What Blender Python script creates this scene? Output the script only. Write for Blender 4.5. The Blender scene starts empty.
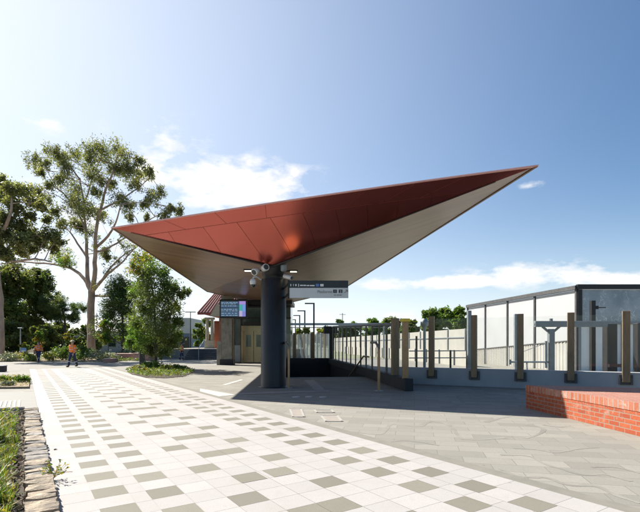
import bpy, math, random
from mathutils import Vector, Matrix
random.seed(7)
R = math.radians
scene = bpy.context.scene
COL = scene.collection
H, F, EYE = 344.0, 445.0, 1.5          # surveyed horizon, focal length (photo pixels) and eye height

def P(x, y, Z):                        # a surveyed point: photo bearing at a known distance
    return Vector(((x - 320) * Z / F, Z, EYE + (H - y) * Z / F))
def G(x, y, z=0.0):
    Z = F * (EYE - z) / (y - H)
    return Vector(((x - 320) * Z / F, Z, z))
def V(*a): return Vector(a)
def UVP(v, u, z=0.0):                  # path coordinates (v across, u along)
    return Vector((.833 * v - .554 * u, .554 * v + .833 * u, z))

# ------------------------------------------------------------------ materials
def nodes_of(m):
    m.use_nodes = True
    nt = m.node_tree
    return nt, nt.nodes, nt.links
def mixc(nt, fac, a, b, blend='MIX'):
    n = nt.nodes.new('ShaderNodeMix'); n.data_type = 'RGBA'; n.blend_type = blend
    for s, val in ((0, fac), (6, a), (7, b)):
        if isinstance(val, bpy.types.NodeSocket): nt.links.new(val, n.inputs[s])
        else: n.inputs[s].default_value = val if s == 0 else (*val[:3], 1)
    return n.outputs[2]
def noise(nt, vec, scale, detail=4, rough=.55, w=None):
    n = nt.nodes.new('ShaderNodeTexNoise')
    n.inputs['Scale'].default_value = scale; n.inputs['Detail'].default_value = detail
    n.inputs['Roughness'].default_value = rough
    if vec is not None: nt.links.new(vec, n.inputs['Vector'])
    return n.outputs[0]
def ramp(nt, fac, p0, p1, c0=0, c1=1):
    n = nt.nodes.new('ShaderNodeMapRange'); n.clamp = True
    nt.links.new(fac, n.inputs[0])
    n.inputs[1].default_value = p0; n.inputs[2].default_value = p1
    n.inputs[3].default_value = c0; n.inputs[4].default_value = c1
    return n.outputs[0]
def math_(nt, op, a, b=None, c=None):
    n = nt.nodes.new('ShaderNodeMath'); n.operation = op
    for i, v in enumerate((a, b, c)):
        if v is None: continue
        if isinstance(v, bpy.types.NodeSocket): nt.links.new(v, n.inputs[i])
        else: n.inputs[i].default_value = v
    return n.outputs[0]
def objvec(nt, scale=(1, 1, 1), rot=(0, 0, 0)):
    t = nt.nodes.new('ShaderNodeTexCoord'); mp = nt.nodes.new('ShaderNodeMapping')
    nt.links.new(t.outputs['Object'], mp.inputs[0])
    mp.inputs['Scale'].default_value = scale; mp.inputs['Rotation'].default_value = rot
    return mp.outputs[0]
def bumped(nt, height, strength, dist):
    b = nt.nodes.new('ShaderNodeBump'); b.inputs['Strength'].default_value = strength
    b.inputs['Distance'].default_value = dist; nt.links.new(height, b.inputs['Height'])
    return b.outputs[0]

def mat(name, col, rough=.6, metal=0.0, var=.18, scale=3.0, bump=0.0, bdist=.01, coat=0.0, spec=.5, emit=None, estr=0, stretch=(1, 1, 1), dirt=None):
    m = bpy.data.materials.new(name); nt, N, L = nodes_of(m)
    b = N['Principled BSDF']
    vec = objvec(nt, stretch)
    f = noise(nt, vec, scale, 6, .6)
    lo = tuple(c * (1 - var) for c in col); hi = tuple(min(1, c * (1 + var)) for c in col)
    c = mixc(nt, ramp(nt, f, .3, .7), lo, hi)
    if dirt:
        f2 = noise(nt, objvec(nt), dirt[1], 8, .65)
        c = mixc(nt, ramp(nt, f2, dirt[2], dirt[2] + .18, 0, dirt[3]), c, dirt[0])
    L.new(c, b.inputs['Base Color'])
    b.inputs['Metallic'].default_value = metal
    L.new(ramp(nt, f, .25, .75, max(0, rough - .08), min(1, rough + .08)), b.inputs['Roughness'])
    b.inputs['Coat Weight'].default_value = coat
    b.inputs['Specular IOR Level'].default_value = spec
    if bump: L.new(bumped(nt, noise(nt, vec, scale * 6, 6, .7), bump, bdist), b.inputs['Normal'])
    if emit:
        b.inputs['Emission Color'].default_value = (*emit, 1); b.inputs['Emission Strength'].default_value = estr
    return m

def leafmat(name, col, trans=.35, rough=.5):
    m = bpy.data.materials.new(name); nt, N, L = nodes_of(m)
    out = N['Material Output']; b = N['Principled BSDF']
    f = noise(nt, objvec(nt), 1.3, 3)
    c = mixc(nt, ramp(nt, f, .35, .65), tuple(x * .72 for x in col), tuple(x * 1.3 for x in col))
    L.new(c, b.inputs['Base Color']); b.inputs['Roughness'].default_value = rough
    b.inputs['Specular IOR Level'].default_value = .35
    t = N.new('ShaderNodeBsdfTranslucent')
    c2 = mixc(nt, 1.0, c, (1.3, 1.35, .6), 'MULTIPLY'); L.new(c2, t.inputs[0])
    mx = N.new('ShaderNodeMixShader'); mx.inputs[0].default_value = trans
    L.new(b.outputs[0], mx.inputs[1]); L.new(t.outputs[0], mx.inputs[2]); L.new(mx.outputs[0], out.inputs[0])
    return m

def glassmat(name, tint=(.9, .95, .95), opac=.10, rough=.02, ior=1.5, cap=.3):
    m = bpy.data.materials.new(name); nt, N, L = nodes_of(m)
    out = N['Material Output']
    tr = N.new('ShaderNodeBsdfTransparent'); tr.inputs[0].default_value = (*tint, 1)
    gl = N.new('ShaderNodeBsdfGlossy'); gl.inputs['Roughness'].default_value = rough
    df = N.new('ShaderNodeBsdfDiffuse'); df.inputs[0].default_value = (.5, .55, .56, 1)
    fr = N.new('ShaderNodeFresnel'); fr.inputs[0].default_value = ior
    mx = N.new('ShaderNodeMixShader'); L.new(math_(nt, 'MINIMUM', fr.outputs[0], cap), mx.inputs[0])
    L.new(tr.outputs[0], mx.inputs[1]); L.new(gl.outputs[0], mx.inputs[2])
    m2 = N.new('ShaderNodeMixShader')
    f = noise(nt, objvec(nt), 1.1, 5)
    L.new(ramp(nt, f, .3, .75, opac * .8, opac * 1.2), m2.inputs[0])
    L.new(mx.outputs[0], m2.inputs[1]); L.new(df.outputs[0], m2.inputs[2]); L.new(m2.outputs[0], out.inputs[0])
    return m

M = {}
M['charcoal'] = mat('charcoal_paint', (.014, .0145, .016), .42, .0, .25, 2, spec=.4, dirt=((.03, .03, .03), 1.4, .55, .5))
M['black'] = mat('black_paint', (.012, .012, .014), .5, 0, .2, 4)
M['bronze'] = mat('bronze_post', (.225, .155, .088), .5, .25, .28, 2.5, .1, .004, stretch=(3, 3, .6))
M['brass'] = mat('brass_rail', (.36, .23, .12), .42, .4, .2, 4)
M['darkfin'] = mat('dark_bronze_fin', (.15, .135, .118), .5, .3, .25, 3)
M['steel'] = mat('galvanised_steel', (.27, .30, .32), .5, .4, .15, 5)
M['greymetal'] = mat('grey_painted_metal', (.20, .22, .235), .5, .1, .12, 4)
M['conc'] = mat('concrete_upstand', (.33, .34, .35), .8, 0, .12, 1.2, .15, .004, dirt=((.22, .22, .2), 2.2, .6, .5))
M['bracketgrey'] = mat('bracket_grey', (.085, .085, .085), .55, .3, .2, 6)
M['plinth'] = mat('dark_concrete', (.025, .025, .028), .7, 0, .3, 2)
M['white'] = mat('white_panel', (.82, .82, .81), .5, 0, .05, 1.5, dirt=((.6, .59, .55), .8, .58, .35))
M['cream'] = mat('cream_panel', (.40, .38, .335), .7, 0, .08, .8)
M['offwhite'] = mat('offwhite_metal', (.62, .62, .6), .45, .1, .08, 6)
M['stone'] = mat('stone_cladding', (.26, .24, .205), .75, 0, .3, 2.2, .3, .01, stretch=(1.2, 1.2, 1.0), dirt=((.12, .11, .095), 1.5, .5, .7))
M['signgrey'] = mat('pale_sign_face', (.60, .62, .62), .5, 0, .04, 3)
M['signdark'] = mat('dark_sign_face', (.022, .028, .032), .45, 0, .1, 3)
M['textwhite'] = mat('white_lettering', (.75, .75, .75), .5, 0, .02, 3)
M['textdark'] = mat('dark_lettering', (.03, .035, .04), .5, 0, .05, 3)
M['textgrey'] = mat('grey_lettering', (.22, .23, .24), .5, 0, .05, 3)
M['pillblue'] = mat('blue_marking', (.10, .2, .5), .5, 0, .05, 3)
M['lampglow'] = mat('lit_lamp', (.9, .85, .7), .4, 0, .02, 3, emit=(1, .86, .58), estr=2.6)
M['trunk_pale'] = mat('pale_eucalypt_bark', (.36, .265, .205), .8, 0, .35, 1.2, .25, .03, stretch=(2, 2, .5), dirt=((.16, .13, .11), 1.1, .52, .8))
M['trunk_dark'] = mat('dark_bark', (.075, .06, .048), .9, 0, .3, 3, .4, .02, stretch=(2, 2, .4))
M['soil'] = mat('mulch_soil', (.07, .05, .036), .95, 0, .5, 6, .6, .03)
M['mulch_pale'] = mat('dry_mulch', (.26, .20, .13), .95, 0, .45, 7, .6, .02)
M['gravel'] = mat('pale_gravel', (.24, .22, .185), .95, 0, .25, 3, .4, .02)
M['far_ground'] = mat('far_ground', (.16, .17, .10), .95, 0, .4, .15)
M['asph'] = mat('grey_paved_path', (.25, .24, .215), .85, 0, .12, 2.0, .2, .004)
M['tactile'] = mat('pale_tactile', (.40, .39, .365), .8, 0, .06, 4)
M['tactile_grey'] = mat('grey_tactile', (.31, .295, .27), .8, 0, .1, 4)
M['inlay'] = mat('inlaid_line', (.185, .174, .15), .85, 0, .12, 2, dirt=((.235, .222, .188), 1.1, .42, 1.0))
M['pinkpad'] = mat('pink_cover', (.265, .235, .198), .8, 0, .1, 5)
M['drain'] = mat('drain_band', (.18, .17, .14), .85, 0, .12, 4)
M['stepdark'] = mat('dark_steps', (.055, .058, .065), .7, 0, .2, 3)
M['blueshed'] = mat('blue_grey_cladding', (.16, .20, .28), .6, .1, .1, 1)
M['shedroof'] = mat('pale_roof', (.52, .52, .52), .6, .1, .1, .6)
M['shedwall'] = mat('shed_wall', (.30, .30, .30), .7, 0, .2, .5)
M['darkglass'] = mat('dark_glazing', (.02, .03, .032), .08, 0, .2, 1)
M['greenglass'] = mat('greenish_lift_glass', (.075, .105, .098), .07, 0, .3, .8)
M['goldsteel'] = mat('bronze_steel_door', (.23, .195, .135), .24, .9, .12, 1.6, stretch=(4, 4, .4))
M['redpanel2'] = mat('capping_painted_glow', (.72, .38, .34), .4, 0, .1, 1)  # paler than the red panels: bright light line painted into the capping
M['skin'] = mat('skin', (.42, .25, .18), .55, 0, .1, 10)
M['hivis'] = mat('orange_hi_vis', (1.0, .20, .015), .7, 0, .12, 8)
M['reflect'] = mat('silver_tape', (.5, .51, .5), .4, .1, .05, 8)
M['navy'] = mat('navy_cloth', (.022, .032, .085), .85, 0, .25, 9)
M['boot'] = mat('work_boot', (.09, .05, .025), .7, 0, .2, 9)
M['hair'] = mat('dark_hair', (.03, .02, .015), .6, 0, .2, 20)
M['capcloth'] = mat('beige_hat', (.62, .54, .34), .8, 0, .1, 9)
M['eye'] = mat('eye_dark', (.02, .015, .012), .3)
M['lip'] = mat('lip', (.33, .13, .1), .5)
M['timber'] = mat('pale_timber', (.45, .36, .24), .7, 0, .2, 4, stretch=(.5, 3, 3))
M['signblue'] = mat('blue_sign_face', (.16, .3, .55), .5, 0, .1, 3)
M['yellow'] = mat('yellow_paint', (.75, .55, .05), .5, 0, .1, 4)
M['sandstone'] = mat('sandstone', (.42, .34, .25), .85, 0, .5, 5, .9, .03, dirt=((.14, .13, .105), 6, .5, .75))
M['sandstone_grey'] = mat('grey_sandstone', (.33, .30, .265), .85, 0, .45, 6, .9, .03, dirt=((.12, .115, .1), 7, .5, .75))
M['twig'] = mat('dry_twig', (.3, .22, .12), .9, 0, .3, 8)
M['glass'] = glassmat('clear_screen_glass', (.93, .96, .96), .03)
M['glass_clear'] = glassmat('clear_balustrade_glass', (.95, .975, .975), .05, .02, 1.4, .12)
M['glass_grey'] = glassmat('hazy_screen_glass', (.80, .85, .85), .22, .05)

def brickmat(name, c1, c2, mortar, pale, wx, hz, axis, size=.006):
    """brick courses in wall coordinates; axis = unit direction along the wall"""
    m = bpy.data.materials.new(name); nt, N, L = nodes_of(m); b = N['Principled BSDF']
    t = N.new('ShaderNodeTexCoord')
    d = N.new('ShaderNodeVectorMath'); d.operation = 'DOT_PRODUCT'; L.new(t.outputs['Object'], d.inputs[0]); d.inputs[1].default_value = axis
    s = N.new('ShaderNodeSeparateXYZ'); L.new(t.outputs['Object'], s.inputs[0])
    cb = N.new('ShaderNodeCombineXYZ'); L.new(d.outputs['Value'], cb.inputs[0])
    if hz == 'top':
        d2 = N.new('ShaderNodeVectorMath'); d2.operation = 'DOT_PRODUCT'; L.new(t.outputs['Object'], d2.inputs[0]); d2.inputs[1].default_value = (-axis[1], axis[0], 0)
        L.new(d2.outputs['Value'], cb.inputs[1])
    else: L.new(s.outputs[2], cb.inputs[1])
    br = N.new('ShaderNodeTexBrick'); L.new(cb.outputs[0], br.inputs['Vector'])
    br.inputs['Scale'].default_value = 1; br.inputs['Brick Width'].default_value = wx[0]; br.inputs['Row Height'].default_value = wx[1]
    br.inputs['Mortar Size'].default_value = size; br.inputs['Mortar Smooth'].default_value = .2; br.inputs['Bias'].default_value = 0
    br.inputs['Color1'].default_value = (0, 0, 0, 1); br.inputs['Color2'].default_value = (1, 1, 1, 1); br.inputs['Mortar'].default_value = (.5, .5, .5, 1)
    c = mixc(nt, br.outputs['Color'], c1, c2)
    n1 = noise(nt, cb.outputs[0], 5, 5, .7); n2 = noise(nt, t.outputs['Object'], 28, 4)
    c = mixc(nt, ramp(nt, n1, .54, .68, 0, .7), c, pale)
    c = mixc(nt, ramp(nt, n2, .35, .7, 0, .35), c, tuple(x * .6 for x in c1))
    c = mixc(nt, br.outputs['Fac'], c, mortar)
    L.new(c, b.inputs['Base Color']); b.inputs['Roughness'].default_value = .85
    h = math_(nt, 'ADD', math_(nt, 'MULTIPLY', br.outputs['Fac'], -1.0), math_(nt, 'MULTIPLY', n2, .5))
    L.new(bumped(nt, h, .7, .008), b.inputs['Normal'])
    return m

def plazamat():
    m = bpy.data.materials.new('plaza_pavers'); nt, N, L = nodes_of(m); b = N['Principled BSDF']
    v = objvec(nt, (1, 1, 1), (0, 0, R(12)))
    br = N.new('ShaderNodeTexBrick'); L.new(v, br.inputs['Vector'])
    br.inputs['Scale'].default_value = 1; br.inputs['Brick Width'].default_value = .62; br.inputs['Row Height'].default_value = .31
    br.inputs['Mortar Size'].default_value = .006; br.inputs['Mortar Smooth'].default_value = .3
    br.inputs['Color1'].default_value = (.212, .20, .172, 1); br.inputs['Color2'].default_value = (.285, .27, .232, 1); br.inputs['Mortar'].default_value = (.168, .159, .137, 1)
    n1 = noise(nt, v, .45, 6, .6); n2 = noise(nt, v, 35, 4, .7); n3 = noise(nt, v, 2.3, 6, .7)
    c = mixc(nt, ramp(nt, n1, .35, .68, 0, .35), br.outputs['Color'], (.20, .19, .162))
    c = mixc(nt, ramp(nt, n3, .56, .72, 0, .3), c, (.315, .298, .255))
    c = mixc(nt, ramp(nt, n2, .35, .65, 0, .22), c, (.155, .148, .126))
    n5 = noise(nt, v, 9, 8, .72); c = mixc(nt, ramp(nt, n5, .55, .7, 0, .4), c, (.17, .16, .138))
    vo = N.new('ShaderNodeTexVoronoi'); vo.inputs['Scale'].default_value = 1.6; L.new(v, vo.inputs['Vector'])
    c = mixc(nt, ramp(nt, vo.outputs['Distance'], .02, .032, .5, 0), c, (.10, .095, .085))
    L.new(c, b.inputs['Base Color']); b.inputs['Roughness'].default_value = .8; b.inputs['Specular IOR Level'].default_value = .3
    L.new(bumped(nt, math_(nt, 'SUBTRACT', n2, math_(nt, 'MULTIPLY', br.outputs['Fac'], 1.5)), .35, .005), b.inputs['Normal'])
    return m
M['plaza'] = plazamat()

def pavermat(name, base, spread):
    m = bpy.data.materials.new(name); nt, N, L = nodes_of(m); b = N['Principled BSDF']
    at = N.new('ShaderNodeAttribute'); at.attribute_name = 'tone'
    n2 = noise(nt, objvec(nt), 60, 4, .75); n1 = noise(nt, objvec(nt), 1.7, 6, .65)
    lo = tuple(c * (1 - spread) for c in base); hi = tuple(c * (1 + spread) for c in base)
    c = mixc(nt, at.outputs['Fac'], lo, hi)
    c = mixc(nt, ramp(nt, n2, .35, .65, 0, .3), c, tuple(x * .72 for x in base))
    c = mixc(nt, ramp(nt, n1, .5, .72, 0, .28), c, tuple(x * y for x, y in zip(base, (.8, .76, .68))))
    n4 = noise(nt, objvec(nt), 190, 3, .8); c = mixc(nt, ramp(nt, n4, .52, .72, 0, .4), c, tuple(x * .55 for x in base))
    n5 = noise(nt, objvec(nt), 5.5, 8, .7); c = mixc(nt, ramp(nt, n5, .56, .75, 0, .3), c, tuple(x * y for x, y in zip(base, (.72, .68, .6))))
    vo = N.new('ShaderNodeTexVoronoi'); vo.inputs['Scale'].default_value = 1.3; vo.inputs['Randomness'].default_value = 1; L.new(objvec(nt), vo.inputs['Vector'])
    c = mixc(nt, ramp(nt, vo.outputs['Distance'], .018, .026, .45, 0), c, tuple(x * .45 for x in base))
    L.new(c, b.inputs['Base Color']); b.inputs['Roughness'].default_value = .75; b.inputs['Specular IOR Level'].default_value = .3
    L.new(bumped(nt, n2, .3, .003), b.inputs['Normal'])
    return m
M['pave_white'] = pavermat('white_pavers', (.37, .35, .332), .06)
M['pave_dark'] = pavermat('grey_pavers', (.19, .178, .142), .12)
M['pave_joint'] = mat('paver_joint', (.34, .32, .295), .9, 0, .2, 9)

def timbermat():
    m = bpy.data.materials.new('timber_lining'); nt, N, L = nodes_of(m); b = N['Principled BSDF']
    ax = Vector((.945, -.325, 0))
    t = N.new('ShaderNodeTexCoord')
    d = N.new('ShaderNodeVectorMath'); d.operation = 'DOT_PRODUCT'; L.new(t.outputs['Object'], d.inputs[0]); d.inputs[1].default_value = (-ax.y, ax.x, 0)
    d2 = N.new('ShaderNodeVectorMath'); d2.operation = 'DOT_PRODUCT'; L.new(t.outputs['Object'], d2.inputs[0]); d2.inputs[1].default_value = ax
    q = math_(nt, 'DIVIDE', d.outputs['Value'], .22)
    fr = math_(nt, 'FRACT', q); fl = math_(nt, 'FLOOR', q)
    wn = N.new('ShaderNodeTexWhiteNoise'); wn.noise_dimensions = '1D'; L.new(fl, wn.inputs['W'])
    cb = N.new('ShaderNodeCombineXYZ')
    L.new(math_(nt, 'MULTIPLY', d2.outputs['Value'], .35), cb.inputs[0]); L.new(math_(nt, 'MULTIPLY', d.outputs['Value'], 9), cb.inputs[1]); L.new(math_(nt, 'MULTIPLY', wn.outputs[0], 9.0), cb.inputs[2])
    g = noise(nt, cb.outputs[0], 1.4, 6, .65)
    c = mixc(nt, ramp(nt, g, .3, .7), (.10, .05, .028), (.28, .155, .08))
    cw = N.new('ShaderNodeCombineXYZ'); L.new(math_(nt, 'MULTIPLY', d2.outputs['Value'], .12), cw.inputs[0]); L.new(math_(nt, 'MULTIPLY', d.outputs['Value'], 1.1), cw.inputs[1])
    c = mixc(nt, ramp(nt, noise(nt, cw.outputs[0], 1.0, 5, .6), .38, .62, 0, .6), c, (.11, .055, .032))
    c = mixc(nt, math_(nt, 'MULTIPLY', wn.outputs[0], .55), c, (.29, .165, .085))
    gap = math_(nt, 'GREATER_THAN', math_(nt, 'ABSOLUTE', math_(nt, 'SUBTRACT', fr, .5)), .475)
    c = mixc(nt, math_(nt, 'MULTIPLY', gap, .7), c, (.04, .028, .02))
    L.new(c, b.inputs['Base Color']); b.inputs['Roughness'].default_value = .33; b.inputs['Specular IOR Level'].default_value = .5
    return m
M['soffit'] = timbermat()
def redmat():
    m = bpy.data.materials.new('red_metal_panel'); nt, N, L = nodes_of(m); b = N['Principled BSDF']
    at = N.new('ShaderNodeAttribute'); at.attribute_name = 'tone'
    c = mixc(nt, at.outputs['Fac'], (.43, .105, .080), (.48, .12, .092))
    n1 = noise(nt, objvec(nt), .7, 4)
    c = mixc(nt, ramp(nt, n1, .4, .7, 0, .2), c, (.39, .095, .072))
    L.new(c, b.inputs['Base Color']); b.inputs['Metallic'].default_value = .90
    b.inputs['Roughness'].default_value = .27; b.inputs['Coat Weight'].default_value = .05; b.inputs['Coat Roughness'].default_value = .25
    L.new(bumped(nt, noise(nt, objvec(nt), .9, 2), .10, .04), b.inputs['Normal'])
    return m
M['red'] = redmat()
M['redseam'] = mat('red_seam', (.22, .055, .042), .3, .88, .1, 3)
M['rooftile'] = mat('terracotta_tiles', (.36, .17, .135), .8, 0, .3, 4, .5, .03)
M['brickred'] = brickmat('station_brick', (.33, .095, .045), (.40, .13, .06), (.36, .28, .22), (.42, .2, .13), (.24, .086), 'z', (1, 0, 0))

M['leaf_euc'] = leafmat('olive_eucalypt_leaf', (.15, .165, .075), .48)
M['leaf_euc2'] = leafmat('pale_eucalypt_leaf', (.245, .24, .11), .48)
M['leaf_euc3'] = leafmat('dark_eucalypt_leaf', (.145, .155, .075), .52)
M['leaf_dark'] = leafmat('dark_leaf', (.115, .14, .052), .52)
M['leaf_mid'] = leafmat('mid_green_leaf', (.12, .17, .045), .38)
M['leaf_bright'] = leafmat('bright_green_leaf', (.11, .20, .03), .45)
M['leaf_yellow'] = leafmat('yellow_green_leaf', (.23, .21, .035), .45)
M['leaf_gold'] = leafmat('golden_leaf', (.36, .26, .03), .45)
M['leaf_orange'] = leafmat('orange_tip_leaf', (.42, .17, .03), .4)
M['leaf_silver'] = leafmat('silver_leaf', (.24, .26, .20), .25)
M['leaf_grey'] = leafmat('grey_green_leaf', (.15, .175, .125), .25)
M['leaf_pine'] = leafmat('pine_needle', (.075, .12, .05), .42)
M['straw'] = leafmat('dry_grass', (.36, .28, .10), .35)

# ------------------------------------------------------------------ mesh builder
class MB:
    def __init__(s): s.v = []; s.f = []; s.mi = []; s.sm = []; s.tone = []
    def face(s, pts, mi=0, sm=False, tone=None):
        n = len(s.v); s.v += [Vector(p) for p in pts]; s.f.append(tuple(range(n, n + len(pts)))); s.mi.append(mi); s.sm.append(sm)
        s.tone.append(random.random() if tone is None else tone); return s
    def idx(s, verts, faces, mi=0, sm=False):
        n = len(s.v); s.v += [Vector(p) for p in verts]; t = random.random()
        for f in faces: s.f.append(tuple(n + i for i in f)); s.mi.append(mi); s.sm.append(sm); s.tone.append(t)
        return s
    def box(s, c, size, rz=0.0, mi=0, rot=None):
        c = Vector(c); x, y, z = (a / 2 for a in size)
        m = rot if rot else Matrix.Rotation(rz, 3, 'Z')
        vs = [c + m @ Vector((sx * x, sy * y, sz * z)) for sx in (-1, 1) for sy in (-1, 1) for sz in (-1, 1)]
        return s.idx(vs, [(0, 1, 3, 2), (4, 6, 7, 5), (0, 4, 5, 1), (2, 3, 7, 6), (0, 2, 6, 4), (1, 5, 7, 3)], mi)
    def bbox(s, c, size, rz=0.0, mi=0, b=.01):      # chamfered box
        c = Vector(c); x, y, z = (a / 2 for a in size); m = Matrix.Rotation(rz, 3, 'Z')
        rings = []
        for zz, k in ((-z, b), (-z + b, 0), (z - b, 0), (z, b)):
            X, Y = x - k, y - k
            pts = [(-X + b, -Y), (X - b, -Y), (X, -Y + b), (X, Y - b), (X - b, Y), (-X + b, Y), (-X, Y - b), (-X, -Y + b)]
            rings.append([c + m @ Vector((p[0], p[1], zz)) for p in pts])
        vs = sum(rings, []); fs = []
        for r in range(3):
            for i in range(8): j = (i + 1) % 8; fs.append((r * 8 + i, r * 8 + j, r * 8 + 8 + j, r * 8 + 8 + i))
        fs.append(tuple(range(7, -1, -1))); fs.append(tuple(range(24, 32)))
        return s.idx(vs, fs, mi)
    def prism(s, poly, z0, z1, mi=0, mit=None):
        n = len(poly); lo = [Vector((p[0], p[1], z0)) for p in poly]; hi = [Vector((p[0], p[1], z1)) for p in poly]
        s.idx(hi, [tuple(range(n))], mi if mit is None else mit); s.idx(lo, [tuple(range(n - 1, -1, -1))], mi)
        for i in range(n): j = (i + 1) % n; s.face([lo[i], lo[j], hi[j], hi[i]], mi)
        return s
    def tube(s, pts, rad, n=8, mi=0, caps=True):
        pts = [Vector(p) for p in pts]
        if not isinstance(rad, (list, tuple)): rad = [rad] * len(pts)
        vs = []; up = None
        for i, p in enumerate(pts):
            d = (pts[min(i + 1, len(pts) - 1)] - pts[max(i - 1, 0)]).normalized()
            if up is None: up = d.orthogonal().normalized()
            a = (up - d * up.dot(d)); a = a.normalized() if a.length > 1e-6 else d.orthogonal().normalized()
            up = a; b = d.cross(a)
            for k in range(n): t = 2 * math.pi * k / n; vs.append(p + (a * math.cos(t) + b * math.sin(t)) * rad[i])
        fs = []
        for i in range(len(pts) - 1):
            for k in range(n): j = (k + 1) % n; fs.append((i * n + k, i * n + j, i * n + n + j, i * n + n + k))
        s.idx(vs, fs, mi, True)
        if caps:
            s.idx(vs[:n], [tuple(range(n - 1, -1, -1))], mi); s.idx(vs[-n:], [tuple(range(n))], mi)
        return s
    def lathe(s, base, prof, n=24, mi=0, axis=(0, 0, 1)):
        base = Vector(base); q = Vector((0, 0, 1)).rotation_difference(Vector(axis)); vs = []
        for r, z in prof:
            for k in range(n): t = 2 * math.pi * k / n; vs.append(base + q @ Vector((r * math.cos(t), r * math.sin(t), z)))
        fs = []
        for i in range(len(prof) - 1):
            for k in range(n): j = (k + 1) % n; fs.append((i * n + k, i * n + j, i * n + n + j, i * n + n + k))
        s.idx(vs, fs, mi, True)
        s.idx(vs[:n], [tuple(range(n - 1, -1, -1))], mi); s.idx(vs[-n:], [tuple(range(n))], mi)
        return s
    def ball(s, c, r, n=10, m=7, mi=0):
        c = Vector(c); r = Vector((r, r, r)) if not hasattr(r, '__len__') else Vector(r)
        prof = [(math.sin(math.pi * i / m), -math.cos(math.pi * i / m)) for i in range(m + 1)]
        vs = []
        for a, z in prof:
            for k in range(n): t = 2 * math.pi * k / n; vs.append(c + Vector((a * math.cos(t) * r.x, a * math.sin(t) * r.y, z * r.z)))
        fs = []
        for i in range(m):
            for k in range(n): j = (k + 1) % n; fs.append((i * n + k, i * n + j, i * n + n + j, i * n + n + k))
        return s.idx(vs, fs, mi, True)
    def build(s, name, mats, parent=None, loc=None):
        if not isinstance(mats, (list, tuple)): mats = [mats]
        o_ = Vector((0, 0, 0)); p = parent
        while p is not None: o_ += p.location; p = p.parent
        if loc is not None: o_ += Vector(loc)
        me = bpy.data.meshes.new(name); me.from_pydata([v - o_ for v in s.v], [], s.f)
        for m in mats: me.materials.append(m)
        me.polygons.foreach_set('material_index', s.mi); me.polygons.foreach_set('use_smooth', s.sm)
        a = me.attributes.new('tone', 'FLOAT', 'FACE'); a.data.foreach_set('value', s.tone)
        me.update()
        o = bpy.data.objects.new(name, me); COL.objects.link(o)
        if loc is not None: o.location = loc
        if parent: o.parent = parent
        return o

def tag(o, label=None, cat=None, group=None, kind=None):
    if label: o['label'] = label
    if cat: o['category'] = cat
    if group: o['group'] = group
    if kind: o['kind'] = kind
    return o
def thing(name, loc, label, cat, group=None):
    o = bpy.data.objects.new(name, None); o.location = loc; o.empty_display_size = .3; COL.objects.link(o)
    return tag(o, label, cat, group)
def structure(name, mb, mats): return tag(mb.build(name, mats), kind='structure')
def copy_tree(o, parent=None):
    c = o.copy(); COL.objects.link(c)
    if parent: c.parent = parent
    for ch in list(o.children): copy_tree(ch, c)
    return c
def text_mesh(txt, size, origin, xdir, zdir, name, m, parent, align='LEFT'):
    cu = bpy.data.curves.new(name, 'FONT'); cu.body = txt; cu.size = size; cu.extrude = .002; cu.align_x = align
    t = bpy.data.objects.new(name, cu); COL.objects.link(t)
    dg = bpy.context.evaluated_depsgraph_get(); me = bpy.data.meshes.new_from_object(t.evaluated_get(dg))
    bpy.data.objects.remove(t); bpy.data.curves.remove(cu)
    xdir = Vector(xdir).normalized(); zdir = Vector(zdir).normalized(); n = xdir.cross(zdir)
    mb = MB(); mb.idx([Vector(origin) + xdir * v.co.x + zdir * v.co.y + n * v.co.z for v in me.vertices], [tuple(p.vertices) for p in me.polygons])
    bpy.data.meshes.remove(me)
    return mb.build(name, m, parent)

# ------------------------------------------------------------------ ground
SD = Vector((-.1015, .9948, 0)); SR = Vector((.9948, .1015, 0))      # stair direction / right
ST0 = Vector((2.22, 20.2, 0))                                         # top right corner of the stair opening
SW, SL = 3.9, 14.2
hole = [ST0 - SR * SW, ST0, ST0 + SD * SL, ST0 - SR * SW + SD * SL]
def ring(mb, outer, inner):
    for i in range(4):
        j = (i + 1) % 4; mb.face([outer[i], outer[j], inner[j], inner[i]])
g = MB(); ring(g, [V(-2500, -300, -.012), V(2500, -300, -.012), V(2500, 4000, -.012), V(-2500, 4000, -.012)], [V(p.x, p.y, -.012) for p in hole])
structure('ground', g, M['far_ground'])
g = MB(); ring(g, [V(-60, -6, 0), V(40, -6, 0), V(40, 46, 0), V(-60, 46, 0)], hole)
structure('plaza', g, M['plaza'])

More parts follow.
